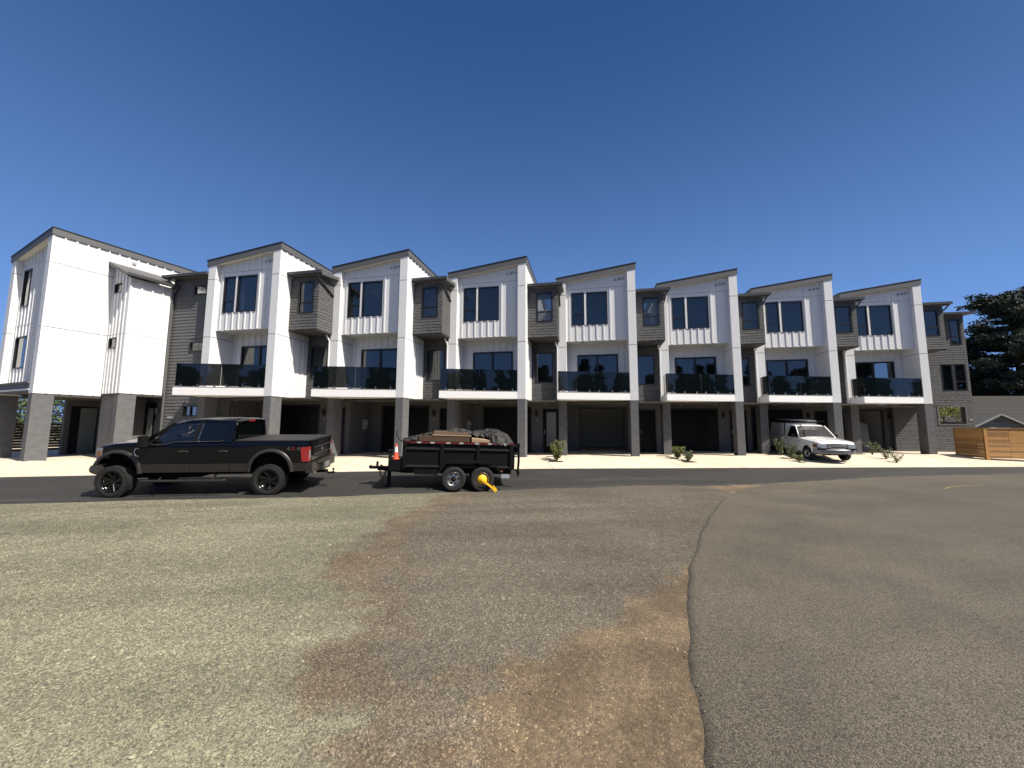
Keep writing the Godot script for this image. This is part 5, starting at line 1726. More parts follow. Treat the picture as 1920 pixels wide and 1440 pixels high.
func white_pickup() -> void:
	var place := Transform3D(Basis(Vector3.UP, deg_to_rad(UNIT_YAW)), unit_place(7))
	var at := place * Vector3(-1.72, 0.235, 0.55)
	var t := thing("pickup_truck", "white single-cab work pickup parked under the seventh house", "pickup truck", at)
	t.basis = Basis(Vector3.UP, deg_to_rad(UNIT_YAW + 90.0)) * Basis(Vector3.BACK, deg_to_rad(2.4)) * Basis.from_scale(Vector3.ONE * 0.82)
	var W := 0.98
	var arches := [[-1.52, 0.36, 0.46, 0.45], [1.75, 0.36, 0.46, 0.45]]
	var low := func(x): return 0.66 if x < -2.0 else 0.42
	var high := func(x): return lerp_list(x, [[-2.50, 0.97], [-2.46, 1.02], [-2.36, 1.055], [-2.1, 1.085], [-1.6, 1.115], [-1.2, 1.135], [-0.72, 1.17], [-0.6, 1.15], [0.75, 1.17], [0.9, 1.18], [3.0, 1.18]])
	var wide := func(x): return lerp_list(x, [[-2.5, 0.80], [-2.42, 0.86], [-2.25, 0.93], [-1.8, 0.985], [-1.2, 1.0], [2.9, 1.0], [3.0, 0.98]])
	var crown := func(x): return lerp_list(x, [[-2.5, 0.03], [-2.2, 0.06], [-1.0, 0.08], [-0.72, 0.07], [-0.5, 0.0], [3.0, 0.0]])
	put(t, "body", shell(merge([steps(-2.50, -2.2, 10), steps(-2.2, -0.75, 14), steps(-0.72, -0.5, 4), steps(-0.45, 3.0, 20)]), W, low, high, wide, crown, arches), M.white_paint)
	put(t, "roof", cab_roof([-0.02, 0.1, 0.3, 0.55, 0.8, 0.9, 0.93], [1.77, 1.825, 1.855, 1.86, 1.845, 1.82, 1.78], 0.74), M.white_paint)
	var zf := func(y): return lerpf(0.955, 0.745, clampf((y - 1.15) / 0.62, 0.0, 1.0))
	for s in [1.0, -1.0]:
		var b := MB.new()
		b.bar(Vector3(-0.70, 1.15, s * 0.90), Vector3(0.0, 1.77, s * 0.735), 0.05, 0.07)
		put(t, "pillar", b.done(), M.white_paint)
		b = MB.new()
		b.hexa([Vector3(0.62, 1.14, s * 0.955), Vector3(0.93, 1.14, s * 0.955), Vector3(0.93, 1.14, s * 0.84), Vector3(0.62, 1.14, s * 0.84), Vector3(0.56, 1.79, s * 0.742), Vector3(0.92, 1.79, s * 0.742), Vector3(0.92, 1.79, s * 0.66), Vector3(0.56, 1.79, s * 0.66)])
		put(t, "pillar", b.done(), M.white_paint)
		put(t, "side_window", pane_on_side([[-0.6, 1.165], [0.62, 1.17], [0.56, 1.75], [0.08, 1.75]], zf, s), M.car_glass_dark)
		b = MB.new()
		b.hexa([Vector3(-0.50, 1.17, s * 0.98), Vector3(-0.34, 1.17, s * 0.98), Vector3(-0.34, 1.17, s * 1.16), Vector3(-0.48, 1.17, s * 1.16), Vector3(-0.50, 1.35, s * 0.98), Vector3(-0.36, 1.35, s * 0.98), Vector3(-0.36, 1.34, s * 1.15), Vector3(-0.46, 1.34, s * 1.15)])
		put(t, "mirror", b.done(), M.plastic_black)
		# door skin, handle and badge
		b = MB.new()
		b.box(-0.66, 0.72, 0.48, 1.07, s * 0.984 if s < 0 else 0.9, 0.984 if s > 0 else -0.9)
		put(t, "door_skin", b.done(), M.white_paint)
		bx(t, "door_handle", M.plastic_black, 0.52, 0.68, 0.99, 1.06, s * 0.99 - 0.014, s * 0.99 + 0.014)
		bx(t, "badge", M.badge_grey, -0.88, -0.76, 0.94, 0.98, s * 0.985 - 0.01, s * 0.985 + 0.01)
		# lamps
		b = MB.new()
		b.hexa([Vector3(-2.535, 0.74, s * 0.76), Vector3(-2.40, 0.74, s * 0.875), Vector3(-2.2, 0.74, s * 0.6), Vector3(-2.545, 0.74, s * 0.49), Vector3(-2.52, 0.95, s * 0.755), Vector3(-2.38, 0.96, s * 0.865), Vector3(-2.2, 0.96, s * 0.6), Vector3(-2.53, 0.95, s * 0.49)])
		var hl := put(t, "headlamp", b.done(), M.lens_clear)
		b = MB.new()
		b.hexa([Vector3(-2.395, 0.745, s * 0.88), Vector3(-2.16, 0.75, s * 0.965), Vector3(-2.1, 0.75, s * 0.7), Vector3(-2.3, 0.745, s * 0.7), Vector3(-2.375, 0.955, s * 0.87), Vector3(-2.16, 0.955, s * 0.955), Vector3(-2.1, 0.955, s * 0.7), Vector3(-2.3, 0.955, s * 0.7)])
		put(hl, "turn_lens", b.done(), M.amber)
		wheel(t, Vector3(-1.52, 0.36, s * 0.84), 0.365, 0.23, 0.205, "steel", s, deg_to_rad(8.0))
		wheel(t, Vector3(1.75, 0.36, s * 0.84), 0.365, 0.23, 0.205, "steel", s)
		# canopy side door
		b = MB.new()
		b.hexa([Vector3(1.2, 1.29, s * 0.945), Vector3(2.8, 1.29, s * 0.945), Vector3(2.8, 1.29, s * 0.9), Vector3(1.2, 1.29, s * 0.9), Vector3(1.2, 1.77, s * 0.885), Vector3(2.8, 1.77, s * 0.885), Vector3(2.8, 1.77, s * 0.85), Vector3(1.2, 1.77, s * 0.85)])
		var cd := put(t, "canopy_door", b.done(), M.white_paint)
		bx(cd, "latch", M.plastic_black, 1.5, 1.56, 1.34, 1.42, s * 0.945 - 0.01, s * 0.945 + 0.01)
		b = MB.new()
		b.tube([Vector3(1.0, 1.21, s * 0.93), Vector3(1.0, 2.04, s * 0.86)], 0.03, 8)
		b.tube([Vector3(2.8, 1.21, s * 0.93), Vector3(2.8, 2.04, s * 0.86)], 0.03, 8)
		b.tube([Vector3(0.2, 2.05, s * 0.86), Vector3(2.95, 2.05, s * 0.86)], 0.03, 8)
		put(t, "rack_rail", b.done(), M.plastic_black)
	for x in [1.0, 2.8]:
		var rb := MB.new()
		rb.tube([Vector3(x, 1.96, -0.95), Vector3(x, 1.96, 0.95)], 0.03, 8)
		put(t, "rack_bar", rb.done(), M.plastic_black)
	var b2 := MB.new()
	b2.hexa([Vector3(-0.72, 1.21, 0.86), Vector3(-0.02, 1.78, 0.71), Vector3(-0.02, 1.78, -0.71), Vector3(-0.72, 1.21, -0.86), Vector3(-0.73, 1.217, 0.86), Vector3(-0.03, 1.787, 0.71), Vector3(-0.03, 1.787, -0.71), Vector3(-0.73, 1.217, -0.86)])
	put(t, "windshield", b2.done(), M.car_glass)
	b2 = MB.new()
	b2.hexa([Vector3(0.98, 1.185, 0.95), Vector3(2.98, 1.185, 0.95), Vector3(2.98, 1.185, -0.95), Vector3(0.98, 1.185, -0.95), Vector3(1.04, 1.92, 0.86), Vector3(2.95, 1.92, 0.86), Vector3(2.95, 1.92, -0.86), Vector3(1.04, 1.92, -0.86)])
	put(t, "canopy", b2.done(), M.white_paint)
	bx(t, "dashboard", M.plastic_black, -0.62, -0.3, 1.04, 1.21, -0.8, 0.8)
	bx(t, "seat", M.seat_cloth, 0.5, 0.66, 0.85, 1.54, -0.7, 0.7)
	# grille: chrome oval with bars
	b2 = MB.new()
	var loop := []
	for k in 33:
		var a := TAU * k / 32
		var ca := cos(a)
		loop.append(Vector3(-2.545 + 0.02 * absf(ca), 0.853 + 0.115 * signf(sin(a)) * pow(absf(sin(a)), 0.6), 0.46 * signf(ca) * pow(absf(ca), 0.5)))
	b2.tube(loop, 0.016, 6, false)
	for y in [0.825, 0.885]:
		b2.tube([Vector3(-2.535, y, -0.43), Vector3(-2.545, y, 0.0), Vector3(-2.535, y, 0.43)], 0.013, 6)
	var gr := put(t, "grille", b2.done(), M.chrome)
	bx(gr, "grille_back", M.plastic_black, -2.53, -2.475, 0.745, 0.96, -0.46, 0.46)
	b2 = MB.new()
	b2.lathe([Vector2(0.0, 0.012), Vector2(0.05, 0.01), Vector2(0.06, 0.0)], Transform3D(Basis(Vector3.UP, -PI / 2).scaled(Vector3(1, 0.6, 1.4)), Vector3(-2.512, 0.855, 0)), 16)
	put(gr, "emblem", b2.done(), M.badge_grey)
	b2 = MB.new()
	var secs := []
	for q in [[0.70, -0.06], [0.685, 0.03], [0.62, 0.055], [0.57, 0.03], [0.555, 0.03], [0.52, 0.05], [0.46, 0.035], [0.43, -0.04]]:
		var row := PackedVector3Array()
		for z in [-0.98, -0.95, -0.85, -0.6, -0.3, 0.0, 0.3, 0.6, 0.85, 0.95, 0.98]:
			var back: float = 0.42 * pow(absf(z), 3.0)
			row.append(Vector3(-2.60 - q[1] + back, q[0], z))
		secs.append(row)
	b2.surf(secs)
	put(t, "front_bumper", b2.done(), M.silver_bumper)
	b2 = MB.new()
	b2.box(-2.56, -2.3, 0.66, 0.735, -0.86, 0.86)
	for z in [-0.3, 0.0, 0.3]:
		b2.box(-2.59, -2.4, 0.42, 0.5, z - 0.14, z + 0.14)
	b2.box(-2.3, 2.9, 0.35, 0.5, -0.5, 0.5)
	b2.tube([Vector3(-1.52, 0.36, -0.8), Vector3(-1.52, 0.36, 0.8)], 0.05, 8)
	b2.tube([Vector3(1.75, 0.36, -0.8), Vector3(1.75, 0.36, 0.8)], 0.06, 8)
	put(t, "chassis", b2.done(), M.under_dark)
	# ladder on the rack
	var ld := thing("ladder", "pale extension ladder lying on the white pickup's roof rack", "ladder", t.position)
	ld.basis = t.basis
	for z in [-0.62, -0.22]:
		var lb := MB.new()
		lb.box(-1.1, 2.9, 2.082, 2.15, z - 0.02, z + 0.02)
		put(ld, "rail", lb.done(), M.meter_grey)
	for k in 13:
		var lb := MB.new()
		lb.tube([Vector3(-1.0 + k * 0.31, 2.116, -0.6), Vector3(-1.0 + k * 0.31, 2.116, -0.24)], 0.015, 6)
		put(ld, "rung", lb.done(), M.meter_grey)

func make_vehicles() -> void:
	black_pickup()
	dump_trailer()
	white_pickup()

# ---- plants and surroundings ----
func leaf_cloud(b: MB, at: Vector3, r: Vector3, count: int, size: float, c1: Color, c2: Color, flat := 0.0) -> void:
	# small leaf faces spread through an ellipsoid, more of them near its skin
	for k in count:
		var d := Vector3(rng.randfn(), rng.randfn(), rng.randfn()).normalized() * pow(rng.randf(), 0.45)
		var p := at + d * r
		var s := size * rng.randf_range(0.6, 1.3)
		var u := Vector3(rng.randfn(), rng.randfn() * (1.0 - flat), rng.randfn()).normalized()
		var w := u.cross(Vector3(rng.randfn(), rng.randfn(), rng.randfn())).normalized()
		var c := c1.lerp(c2, rng.randf())
		b.col = c
		b.quad(p - u * s, p - w * s * 0.45, p + u * s, p + w * s * 0.45)

func shrub(at: Vector3, h: float, wide: float, count: int, c1: Color, c2: Color, label: String, stems := 5) -> void:
	var t := thing("shrub", label, "shrub", at, 0.0, "young shrubs by the driveways")
	var b := MB.new()
	var tips := []
	for k in stems:
		var a := TAU * k / stems + rng.randf_range(-0.4, 0.4)
		var tip := Vector3(cos(a) * wide * rng.randf_range(0.25, 0.75), h * rng.randf_range(0.55, 1.0), sin(a) * wide * rng.randf_range(0.25, 0.75))
		tips.append(tip)
		b.tube([Vector3(0, -0.02, 0), tip * 0.5 + Vector3(0, h * 0.08, 0), tip], [0.012, 0.008, 0.004], 5)
	put(t, "stem", b.done(), M.bark)
	b = MB.new()
	for tip in tips:
		for f in [0.2, 0.5, 0.75, 0.97]:
			leaf_cloud(b, tip * f + Vector3(0, h * 0.05, 0), Vector3(wide * 0.3, h * 0.15, wide * 0.3), count / stems, 0.034, c1, c2)
	put(t, "foliage", b.done(true), M.leaf)

func soil_bed(pts: Array) -> void:
	var b := MB.new()
	var lo := []
	var hi := []
	for q in pts:
		hi.append(on_ground(q[0], q[1], 0.055 if q[1] < 16.9 else 0.03))
		lo.append(on_ground(q[0], q[1], 0.0))
	b.hexa(lo + hi)
	var o := put(self, "planting_bed", b.done(), M.soil)
	o.set_meta("kind", "structure")

func bushy_tree(called: String, label: String, cat: String, group: String, at: Vector3, h: float, r: float, clumps: int, leaves: int, size: float, c1: Color, c2: Color, conical := false) -> void:
	var t := thing(called, label, cat, at, rng.randf() * TAU, group)
	var b := MB.new()
	b.tube([Vector3(0, -0.1, 0), Vector3(r * 0.05, h * 0.35, 0), Vector3(0, h * 0.7, r * 0.05)], [h * 0.03, h * 0.022, h * 0.008], 7)
	var f := MB.new()
	for k in clumps:
		var y := rng.randf_range(0.18, 0.97)
		var env := (1.0 - y) * 1.05 + 0.08 if conical else sqrt(maxf(0.02, 1.0 - pow((y - 0.55) / 0.48, 2.0)))
		var a := rng.randf() * TAU
		var d := r * env * rng.randf_range(0.45, 0.95)
		var p := Vector3(cos(a) * d, y * h, sin(a) * d)
		b.tube([Vector3(0, p.y * 0.75, 0), p], [h * 0.008, h * 0.003], 5)
		var s := r * rng.randf_range(0.22, 0.4) * (0.7 if conical else 1.0)
		leaf_cloud(f, p, Vector3(s, s * 0.6, s), leaves, size, c1, c2, 0.4)
	put(t, "trunk", b.done(), M.bark)
	put(t, "crown", f.done(true), M.conifer)

func cypress(at: Vector3) -> void:
	# wind-shaped cypress: a short forked trunk, long rising limbs, flat dark pads at their ends
	var t := thing("cypress_tree", "tall dark wind-shaped cypress behind the low house at the right", "tree", at)
	var b := MB.new()
	var f := MB.new()
	var dark := Color(0.012, 0.02, 0.011)
	var mid := Color(0.032, 0.045, 0.022)
	b.tube([Vector3(0, -0.3, 0), Vector3(0.2, 2.0, 0), Vector3(0.0, 4.5, 0.2), Vector3(0.4, 8.0, 0.2), Vector3(0.5, 12.5, 0.0), Vector3(0.7, 15.5, 0.0)], [0.6, 0.5, 0.38, 0.26, 0.15, 0.05], 9)
	var limbs := []
	# [height on trunk, direction, length, rise]
	for k in 46:
		var y := rng.randf_range(3.4, 14.5)
		var a := rng.randf() * TAU
		var env := lerp_list(y, [[3.0, 5.6], [5.0, 7.2], [8.0, 6.6], [11.0, 5.0], [13.5, 3.2], [15.5, 1.5]])
		limbs.append([y, a, env * rng.randf_range(0.65, 1.08), rng.randf_range(0.5, 2.2)])
	# limbs towards the houses that show against the sky
	for q in [[11.0, PI, 4.6, 0.8], [9.0, PI + 0.3, 6.3, 0.6], [7.4, PI - 0.2, 7.0, 0.7], [6.0, PI + 0.15, 6.6, -0.3], [12.8, PI - 0.3, 2.9, 1.3], [4.8, PI, 6.0, 1.5], [9.8, PI + 0.8, 5.4, 1.4], [8.2, PI - 0.7, 6.0, 0.9], [6.6, PI + 0.6, 6.2, 1.2], [13.8, PI + 0.5, 2.4, 1.9], [14.2, 0.6, 2.0, 2.4], [5.4, PI - 0.5, 6.4, 0.2]]:
		limbs.append(q)
	for q in limbs:
		var d := Vector3(cos(q[1]), 0, sin(q[1]))
		var root := Vector3(lerpf(0.1, 0.6, q[0] / 15.0), q[0], 0.1)
		var end: Vector3 = root + d * q[2] + Vector3(0, q[3], 0)
		var midp: Vector3 = root + d * q[2] * 0.5 + Vector3(0, q[3] * 0.25, 0)
		b.tube([root, midp, end], [0.13, 0.08, 0.03], 6)
		for k in 9:
			var u := rng.randf_range(0.25, 1.04)
			var c: Vector3 = midp.lerp(end, (u - 0.5) * 2.0) if u > 0.5 else root.lerp(midp, u * 2.0)
			c += Vector3(rng.randf_range(-0.9, 0.9), rng.randf_range(-0.05, 0.5), rng.randf_range(-0.9, 0.9))
			leaf_cloud(f, c, Vector3(rng.randf_range(0.7, 1.5), rng.randf_range(0.22, 0.5), rng.randf_range(0.7, 1.5)), 150, 0.16, dark, mid, 0.3)
			# a ragged tip pointing outwards and up
			leaf_cloud(f, c + d * 0.75 + Vector3(0, 0.18, 0), Vector3(0.4, 0.1, 0.4), 26, 0.1, dark, mid, 0.3)
	put(t, "trunk", b.done(), M.bark)
	put(t, "crown", f.done(true), M.conifer)

func neighbour_house() -> void:
	var t := thing("neighbour_house", "low blue-grey house with dark shingled roof behind the cedar enclosure", "house", Vector3(46.0, 0.2, -35.0), deg_to_rad(-6.0))
	bx(t, "wall", M.house_blue, -9.0, 9.0, 0.0, 2.05, -8.0, 0.0)
	var b := MB.new()
	# hip roof in courses
	var e0 := [Vector3(-9.6, 1.95, 0.6), Vector3(9.6, 1.95, 0.6), Vector3(9.6, 1.95, -8.6), Vector3(-9.6, 1.95, -8.6)]
	var r0 := [Vector3(-3.6, 4.45, -3.4), Vector3(5.0, 4.45, -3.4), Vector3(5.0, 4.45, -4.6), Vector3(-3.6, 4.45, -4.6)]
	for k in 18:
		var f0 := k / 18.0
		var f1 := (k + 1) / 18.0
		for s in 4:
			var j := (s + 1) % 4
			var tone := rng.randf_range(0.85, 1.1)
			b.col = Color(tone, tone, tone)
			var up := Vector3(0, 0.03, 0)
			b.quad(e0[s].lerp(r0[s], f0) + up, e0[j].lerp(r0[j], f0) + up, e0[j].lerp(r0[j], f1), e0[s].lerp(r0[s], f1))
			b.quad(e0[s].lerp(r0[s], f0), e0[j].lerp(r0[j], f0), e0[j].lerp(r0[j], f0) + up, e0[s].lerp(r0[s], f0) + up)
	b.quad(r0[0], r0[1], r0[2], r0[3])
	put(t, "roof", b.done(true), M.roof_shingle)
	bx(t, "fascia", M.house_blue, -9.6, 9.6, 1.84, 1.97, 0.58, 0.62)
	# porch gable in front
	var gx := -4.0
	bx(t, "porch_wall", M.house_blue, gx - 1.9, gx + 1.9, 0.0, 1.5, 0.2, 1.8)
	b = MB.new()
	b.prism(PackedVector2Array([Vector2(gx - 1.9, 1.5), Vector2(gx + 1.9, 1.5), Vector2(gx, 2.42)]), 0.2, 1.8)
	put(t, "gable", b.done(), M.house_blue)
	b = MB.new()
	for s in [-1.0, 1.0]:
		b.hexa([Vector3(gx + s * 2.15, 1.42, 2.1), Vector3(gx, 2.5, 2.1), Vector3(gx, 2.5, -2.0), Vector3(gx + s * 2.15, 1.42, -2.0), Vector3(gx + s * 2.15, 1.5, 2.1), Vector3(gx, 2.58, 2.1), Vector3(gx, 2.58, -2.0), Vector3(gx + s * 2.15, 1.5, -2.0)])
	put(t, "porch_roof", b.done(), M.roofing)
	b = MB.new()
	for s in [-1.0, 1.0]:
		b.bar(Vector3(gx + s * 2.15, 1.43, 2.12), Vector3(gx, 2.51, 2.12), 0.04, 0.14)
	put(t, "barge_board", b.done(), M.house_trim)
	bx(t, "gable_vent", M.frame_black, gx - 0.25, gx + 0.25, 1.86, 1.98, 1.8, 1.83)
	bx(t, "sign_board", M.house_trim, gx - 0.7, gx + 0.9, 1.2, 1.42, 1.8, 1.84)

func cedar_enclosure() -> void:
	# bin enclosure of level cedar boards between posts, axes of the last house
	var place := Transform3D(Basis(Vector3.UP, deg_to_rad(UNIT_YAW)), unit_place(8))
	var t := thing("cedar_enclosure", "square enclosure of horizontal cedar boards at the right end of the driveway", "fence", place * Vector3(1.13, 0, 1.14), deg_to_rad(UNIT_YAW))
	var top := 1.62
	for q in [[0.0, 0.0], [1.62, 0.0], [3.24, 0.0], [4.9, 0.0], [0.0, -1.5]]:
		bx(t, "post", M.cedar1, q[0] - 0.05, q[0] + 0.05, 0.05, top - 0.02, q[1] - 0.1, q[1] - 0.001)
	var y := 0.24
	var k := 0
	while y < top - 0.1:
		var e := y + 0.1185
		for q in [[-0.03, 0.86], [0.868, 1.60], [1.65, 2.44], [2.448, 3.22], [3.26, 4.88]]:
			bx(t, "board", M["cedar%d" % (rng.randi() % 3)], q[0], q[1], y, e, 0.0 + rng.randf_range(0, 0.004), 0.022 + rng.randf_range(0, 0.005))
		for q in [[-1.5, -0.03]]:
			bx(t, "board", M["cedar%d" % (rng.randi() % 3)], -0.075, -0.052 - rng.randf_range(0, 0.004), y, e, q[0], q[1])
		y += 0.123
		k += 1
	bx(t, "cap_board", M.cedar1, -0.1, 4.9, top - 0.03, top + 0.01, -0.12, 0.05)
	bx(t, "cap_board", M.cedar1, -0.1, 0.04, top - 0.03, top + 0.01, -1.5, -0.121)
	bx(t, "corner_trim", M.cedar2, -0.09, 0.03, 0.12, top - 0.031, 0.0275, 0.045)
	bx(t, "gate_post", M.slat_brown, 1.605, 1.645, 0.12, top - 0.031, 0.001, 0.02)

func slat_fence() -> void:
	var t := thing("slat_fence", "dark red-brown slat fence behind the left carport", "fence", Vector3(-18.035, 0, -14.602), deg_to_rad(-23.2))
	for z in [1.0, -1.4, -3.8, -6.2, -8.6]:
		bx(t, "post", M.slat_brown, -8.1, -8.0, 0.0, 1.72, z - 0.05, z + 0.05)
	for k in 10:
		var y := 0.32 + k * 0.14
		bx(t, "slat", M.slat_brown, -7.999, -7.97, y, y + 0.105, -8.6, 1.2)

func patio_chair(at: Transform3D) -> void:
	var t := thing("patio_chair", "dark metal armchair behind the balcony glass of the fourth house", "chair")
	t.transform = at
	var b := MB.new()
	b.box(-0.27, 0.27, 0.38, 0.43, -0.25, 0.27)
	put(t, "seat", b.done(), M.plastic_black)
	for q in [[-0.26, 0.25], [0.26, 0.25], [-0.26, -0.25], [0.26, -0.25]]:
		b = MB.new()
		b.tube([Vector3(q[0], 0, q[1]), Vector3(q[0], 0.62 if q[1] > 0 else 0.86, q[1] - (0.0 if q[1] > 0 else 0.08))], 0.014, 6)
		put(t, "leg", b.done(), M.plastic_black)
	b = MB.new()
	b.tube([Vector3(-0.26, 0.86, -0.33), Vector3(0.26, 0.86, -0.33)], 0.014, 6)
	for k in 5:
		b.tube([Vector3(-0.2 + k * 0.1, 0.45, -0.26), Vector3(-0.2 + k * 0.1, 0.86, -0.33)], 0.008, 5)
	put(t, "backrest", b.done(), M.plastic_black)
	for s in [-0.26, 0.26]:
		b = MB.new()
		b.tube([Vector3(s, 0.62, 0.26), Vector3(s, 0.63, -0.28)], 0.016, 6)
		put(t, "armrest", b.done(), M.plastic_black)

func make_surroundings() -> void:
	cedar_enclosure()
	neighbour_house()
	cypress(Vector3(55.3, 0.2, -42.5))
	bushy_tree("dark_tree", "dark bushy evergreen low behind the ridge of the neighbour house", "tree", "", Vector3(52.5, 0.2, -50.0), 6.6, 4.6, 42, 90, 0.16, Color(0.012, 0.02, 0.01), Color(0.035, 0.055, 0.02))
	# seen through the framed opening at the right end
	var p8 := Transform3D(Basis(Vector3.UP, deg_to_rad(UNIT_YAW)), unit_place(8))
	bushy_tree("garden_tree", "sunlit yellow-green tree seen through the framed opening of the end wall", "tree", "", p8 * Vector3(8.05, 0.25, -10.5), 3.0, 1.25, 30, 110, 0.08, Color(0.09, 0.12, 0.02), Color(0.2, 0.22, 0.04))
	slat_fence()
	var p1 := Transform3D(Basis(Vector3.UP, deg_to_rad(-23.2)), Vector3(-18.035, 0, -14.602))
	for k in 6:
		bushy_tree("hedge_tree", "green hedge tree beyond the slat fence at the left", "tree", "hedge trees beyond the slat fence", p1 * Vector3(-13.0 - (k % 2) * 1.5, 0.2, 5.0 - k * 2.6), rng.randf_range(3.4, 4.1), 2.3, 44, 90, 0.11, Color(0.03, 0.05, 0.02), Color(0.09, 0.12, 0.05))
	# tree line and a hill behind the camera: the balcony glass mirrors it
	var line := [Vector2(-75, 44), Vector2(-30, 47), Vector2(30, 45), Vector2(62, 30), Vector2(84, 12), Vector2(100, -8)]
	for q in line.size() - 1:
		var many := int(line[q].distance_to(line[q + 1]) / 3.2)
		for k in many:
			var g: Vector2 = line[q].lerp(line[q + 1], (k + rng.randf_range(-0.3, 0.3)) / many) + Vector2(rng.randf_range(-2, 2), rng.randf_range(-3, 4))
			bushy_tree("roadside_conifer", "dark conifer across the road, mirrored in the balcony glass", "tree", "conifers across the road mirrored in the glass", Vector3(g.x, 0, g.y), rng.randf_range(9.0, 13.5) + (2.5 if q > 0 else 0.0), rng.randf_range(3.0, 5.0), 56, 66, 0.42, Color(0.01, 0.018, 0.008), Color(0.035, 0.05, 0.02), true)
	# planting beds and shrubs
	var gold := Color(0.16, 0.17, 0.04)
	var olive := Color(0.08, 0.105, 0.03)
	var grey := Color(0.15, 0.165, 0.1)
	soil_bed([[3.55, 15.9], [4.15, 15.9], [4.3, 17.4], [3.75, 17.4]])
	soil_bed([[9.35, 15.6], [9.9, 15.6], [9.55, 17.4], [9.0, 17.4]])
	soil_bed([[14.4, 15.3], [14.75, 15.3], [15.35, 17.7], [14.85, 17.7]])
	soil_bed([[18.85, 14.9], [19.3, 14.9], [20.35, 17.7], [19.75, 17.7]])
	shrub(on_ground(3.95, 16.15, 0.05), 0.78, 0.42, 420, gold, olive, "bushy golden-green shrub on the driveway right of the trailer", 7)
	shrub(on_ground(9.45, 16.35, 0.05), 0.55, 0.4, 330, gold, olive, "low green shrub in front of the sixth house's left column", 6)
	shrub(on_ground(9.68, 15.9, 0.05), 0.42, 0.34, 200, olive, grey, "smaller shrub at the street end of the sixth house's bed", 6)
	shrub(on_ground(14.65, 15.55, 0.05), 0.3, 0.3, 110, grey, gold, "smallest shrub at the street end of the bed by the white pickup", 5)
	shrub(on_ground(14.8, 16.1, 0.05), 0.62, 0.36, 170, grey, olive, "middle sparse shrub in the bed by the white pickup", 6)
	shrub(on_ground(14.95, 16.9, 0.05), 0.8, 0.36, 170, grey, olive, "tallest sparse shrub in the bed by the white pickup, nearest the house", 6)
	shrub(on_ground(19.1, 15.2, 0.05), 0.45, 0.34, 70, grey, gold, "sparse twiggy shrub at the street end of the last house's bed", 6)
	shrub(on_ground(19.45, 15.9, 0.05), 0.6, 0.4, 80, grey, olive, "sparse twiggy shrub in the middle of the last house's bed", 6)
	shrub(on_ground(19.9, 16.9, 0.05), 0.6, 0.4, 90, grey, olive, "sparse shrub in the last house's bed nearest its columns", 6)
	# a dry stick on the gravel
	var tw := MB.new()
	tw.tube([Vector3(-0.45, 0.02, 0.1), Vector3(-0.15, 0.03, 0.02), Vector3(0.2, 0.025, -0.06), Vector3(0.45, 0.02, -0.16)], [0.007, 0.006, 0.005, 0.003], 6)
	tw.tube([Vector3(0.0, 0.028, -0.01), Vector3(0.15, 0.05, 0.07)], [0.004, 0.002], 5)
	tag(put(self, "dry_stick", tw.done(), M.bark, Transform3D(RB, on_ground(-3.55, 2.55, 0.0))), "thin dry stick lying on the pale gravel at lower left", "stick")
	# things about the houses
	var p4 := Transform3D(Basis(Vector3.UP, deg_to_rad(UNIT_YAW)), unit_place(4))
	patio_chair(p4 * Transform3D(Basis(Vector3.UP, 0.5), Vector3(-2.75, 3.2, 0.05)))
	var lean := Transform3D(Basis(Vector3.BACK, 0.0), Vector3.ZERO)
	for q in [[-0.85, 0.9], [-0.62, 0.75]]:
		var b := MB.new()
		b.hexa([Vector3(q[0] - 0.3, 0.285, -3.75), Vector3(q[0], 0.285, -3.75), Vector3(q[0], 0.285, -3.8), Vector3(q[0] - 0.3, 0.285, -3.8), Vector3(q[0] - 0.1, 1.55 + q[1] * 0.4, -4.25), Vector3(q[0] + 0.2, 1.55 + q[1] * 0.4, -4.25), Vector3(q[0] + 0.2, 1.55 + q[1] * 0.4, -4.3), Vector3(q[0] - 0.1, 1.55 + q[1] * 0.4, -4.3)])
		var o := put(self, "leaning_board", b.done(), M.room_wall, p8)
		tag(o, "taller pale board leaning in the last house's open garage" if q[1] > 0.8 else "shorter pale board leaning in the last house's open garage", "board", "boards in the garage")

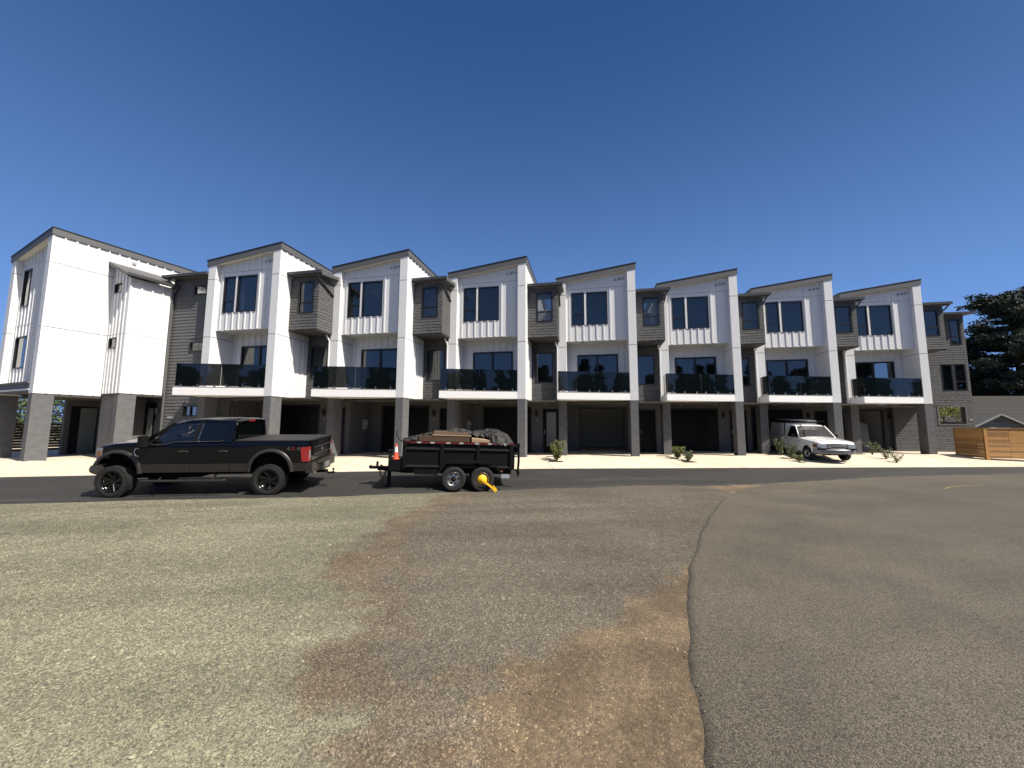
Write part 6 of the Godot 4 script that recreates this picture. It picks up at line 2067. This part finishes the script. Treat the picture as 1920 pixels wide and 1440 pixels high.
func _ready() -> void:
	rng.seed = 20250
	# camera
	var cam := Camera3D.new()
	cam.name = "camera"
	add_child(cam)
	cam.fov = 2.0 * rad_to_deg(atan(720.0 / 729.93))
	cam.position = Vector3(0, 1.75, 0)
	cam.rotation_degrees = Vector3(5.858, 0, 0.2)
	cam.near = 0.05
	cam.far = 2000.0
	cam.current = true
	# sky and exposure
	var env := Environment.new()
	env.background_mode = Environment.BG_SKY
	var sky := Sky.new()
	var sm := ProceduralSkyMaterial.new()
	sm.sky_top_color = lin(0.0109, 0.0453, 0.1391)
	sm.sky_horizon_color = lin(0.1641, 0.3203, 0.6797)
	sm.sky_curve = 0.273
	sm.ground_bottom_color = lin(0.12, 0.11, 0.09)
	sm.ground_horizon_color = lin(0.2, 0.25, 0.32)
	sm.sun_angle_max = 62.0
	sm.sun_curve = 0.42
	sky.sky_material = sm
	env.sky = sky
	env.tonemap_mode = Environment.TONE_MAPPER_LINEAR
	env.tonemap_exposure = 1.6
	env.sdfgi_enabled = true
	env.ssao_enabled = true
	env.ssil_enabled = true
	var we := WorldEnvironment.new()
	we.name = "world_environment"
	we.environment = env
	add_child(we)
	# sun: high on the right, a little behind the camera
	var sun := DirectionalLight3D.new()
	sun.name = "sun"
	add_child(sun)
	sun.look_at_from_position(Vector3(0.907, 1.29, 0.554), Vector3.ZERO, Vector3.UP)
	sun.light_energy = 1.6
	sun.light_color = Color(1.0, 0.965, 0.91)
	sun.light_angular_distance = 0.53
	sun.shadow_enabled = true
	make_materials()
	make_ground()
	make_stones()
	end_townhouse("end townhouse at far left with tall blank white side wall")
	var labels := ["", "", "second house from the left, grey lap-sided wall on its left, behind the black pickup", "third house from the left, balcony above the front of the trailer", "fourth house from the left, chair behind its balcony glass, behind the rear of the trailer", "fifth house from the left, open empty garage under its balcony", "sixth house from the left, closed black garage, left of the white pickup", "seventh house from the left, with the white pickup parked under it", "last house at the right end of the row, with wide grey shingled end wall"]
	for i in range(2, 9):
		var t := townhouse(i, labels[i])
		if i == 2:
			grey_gable(t)
		if i == 8:
			end_wall(t)
	make_vehicles()
	make_surroundings()
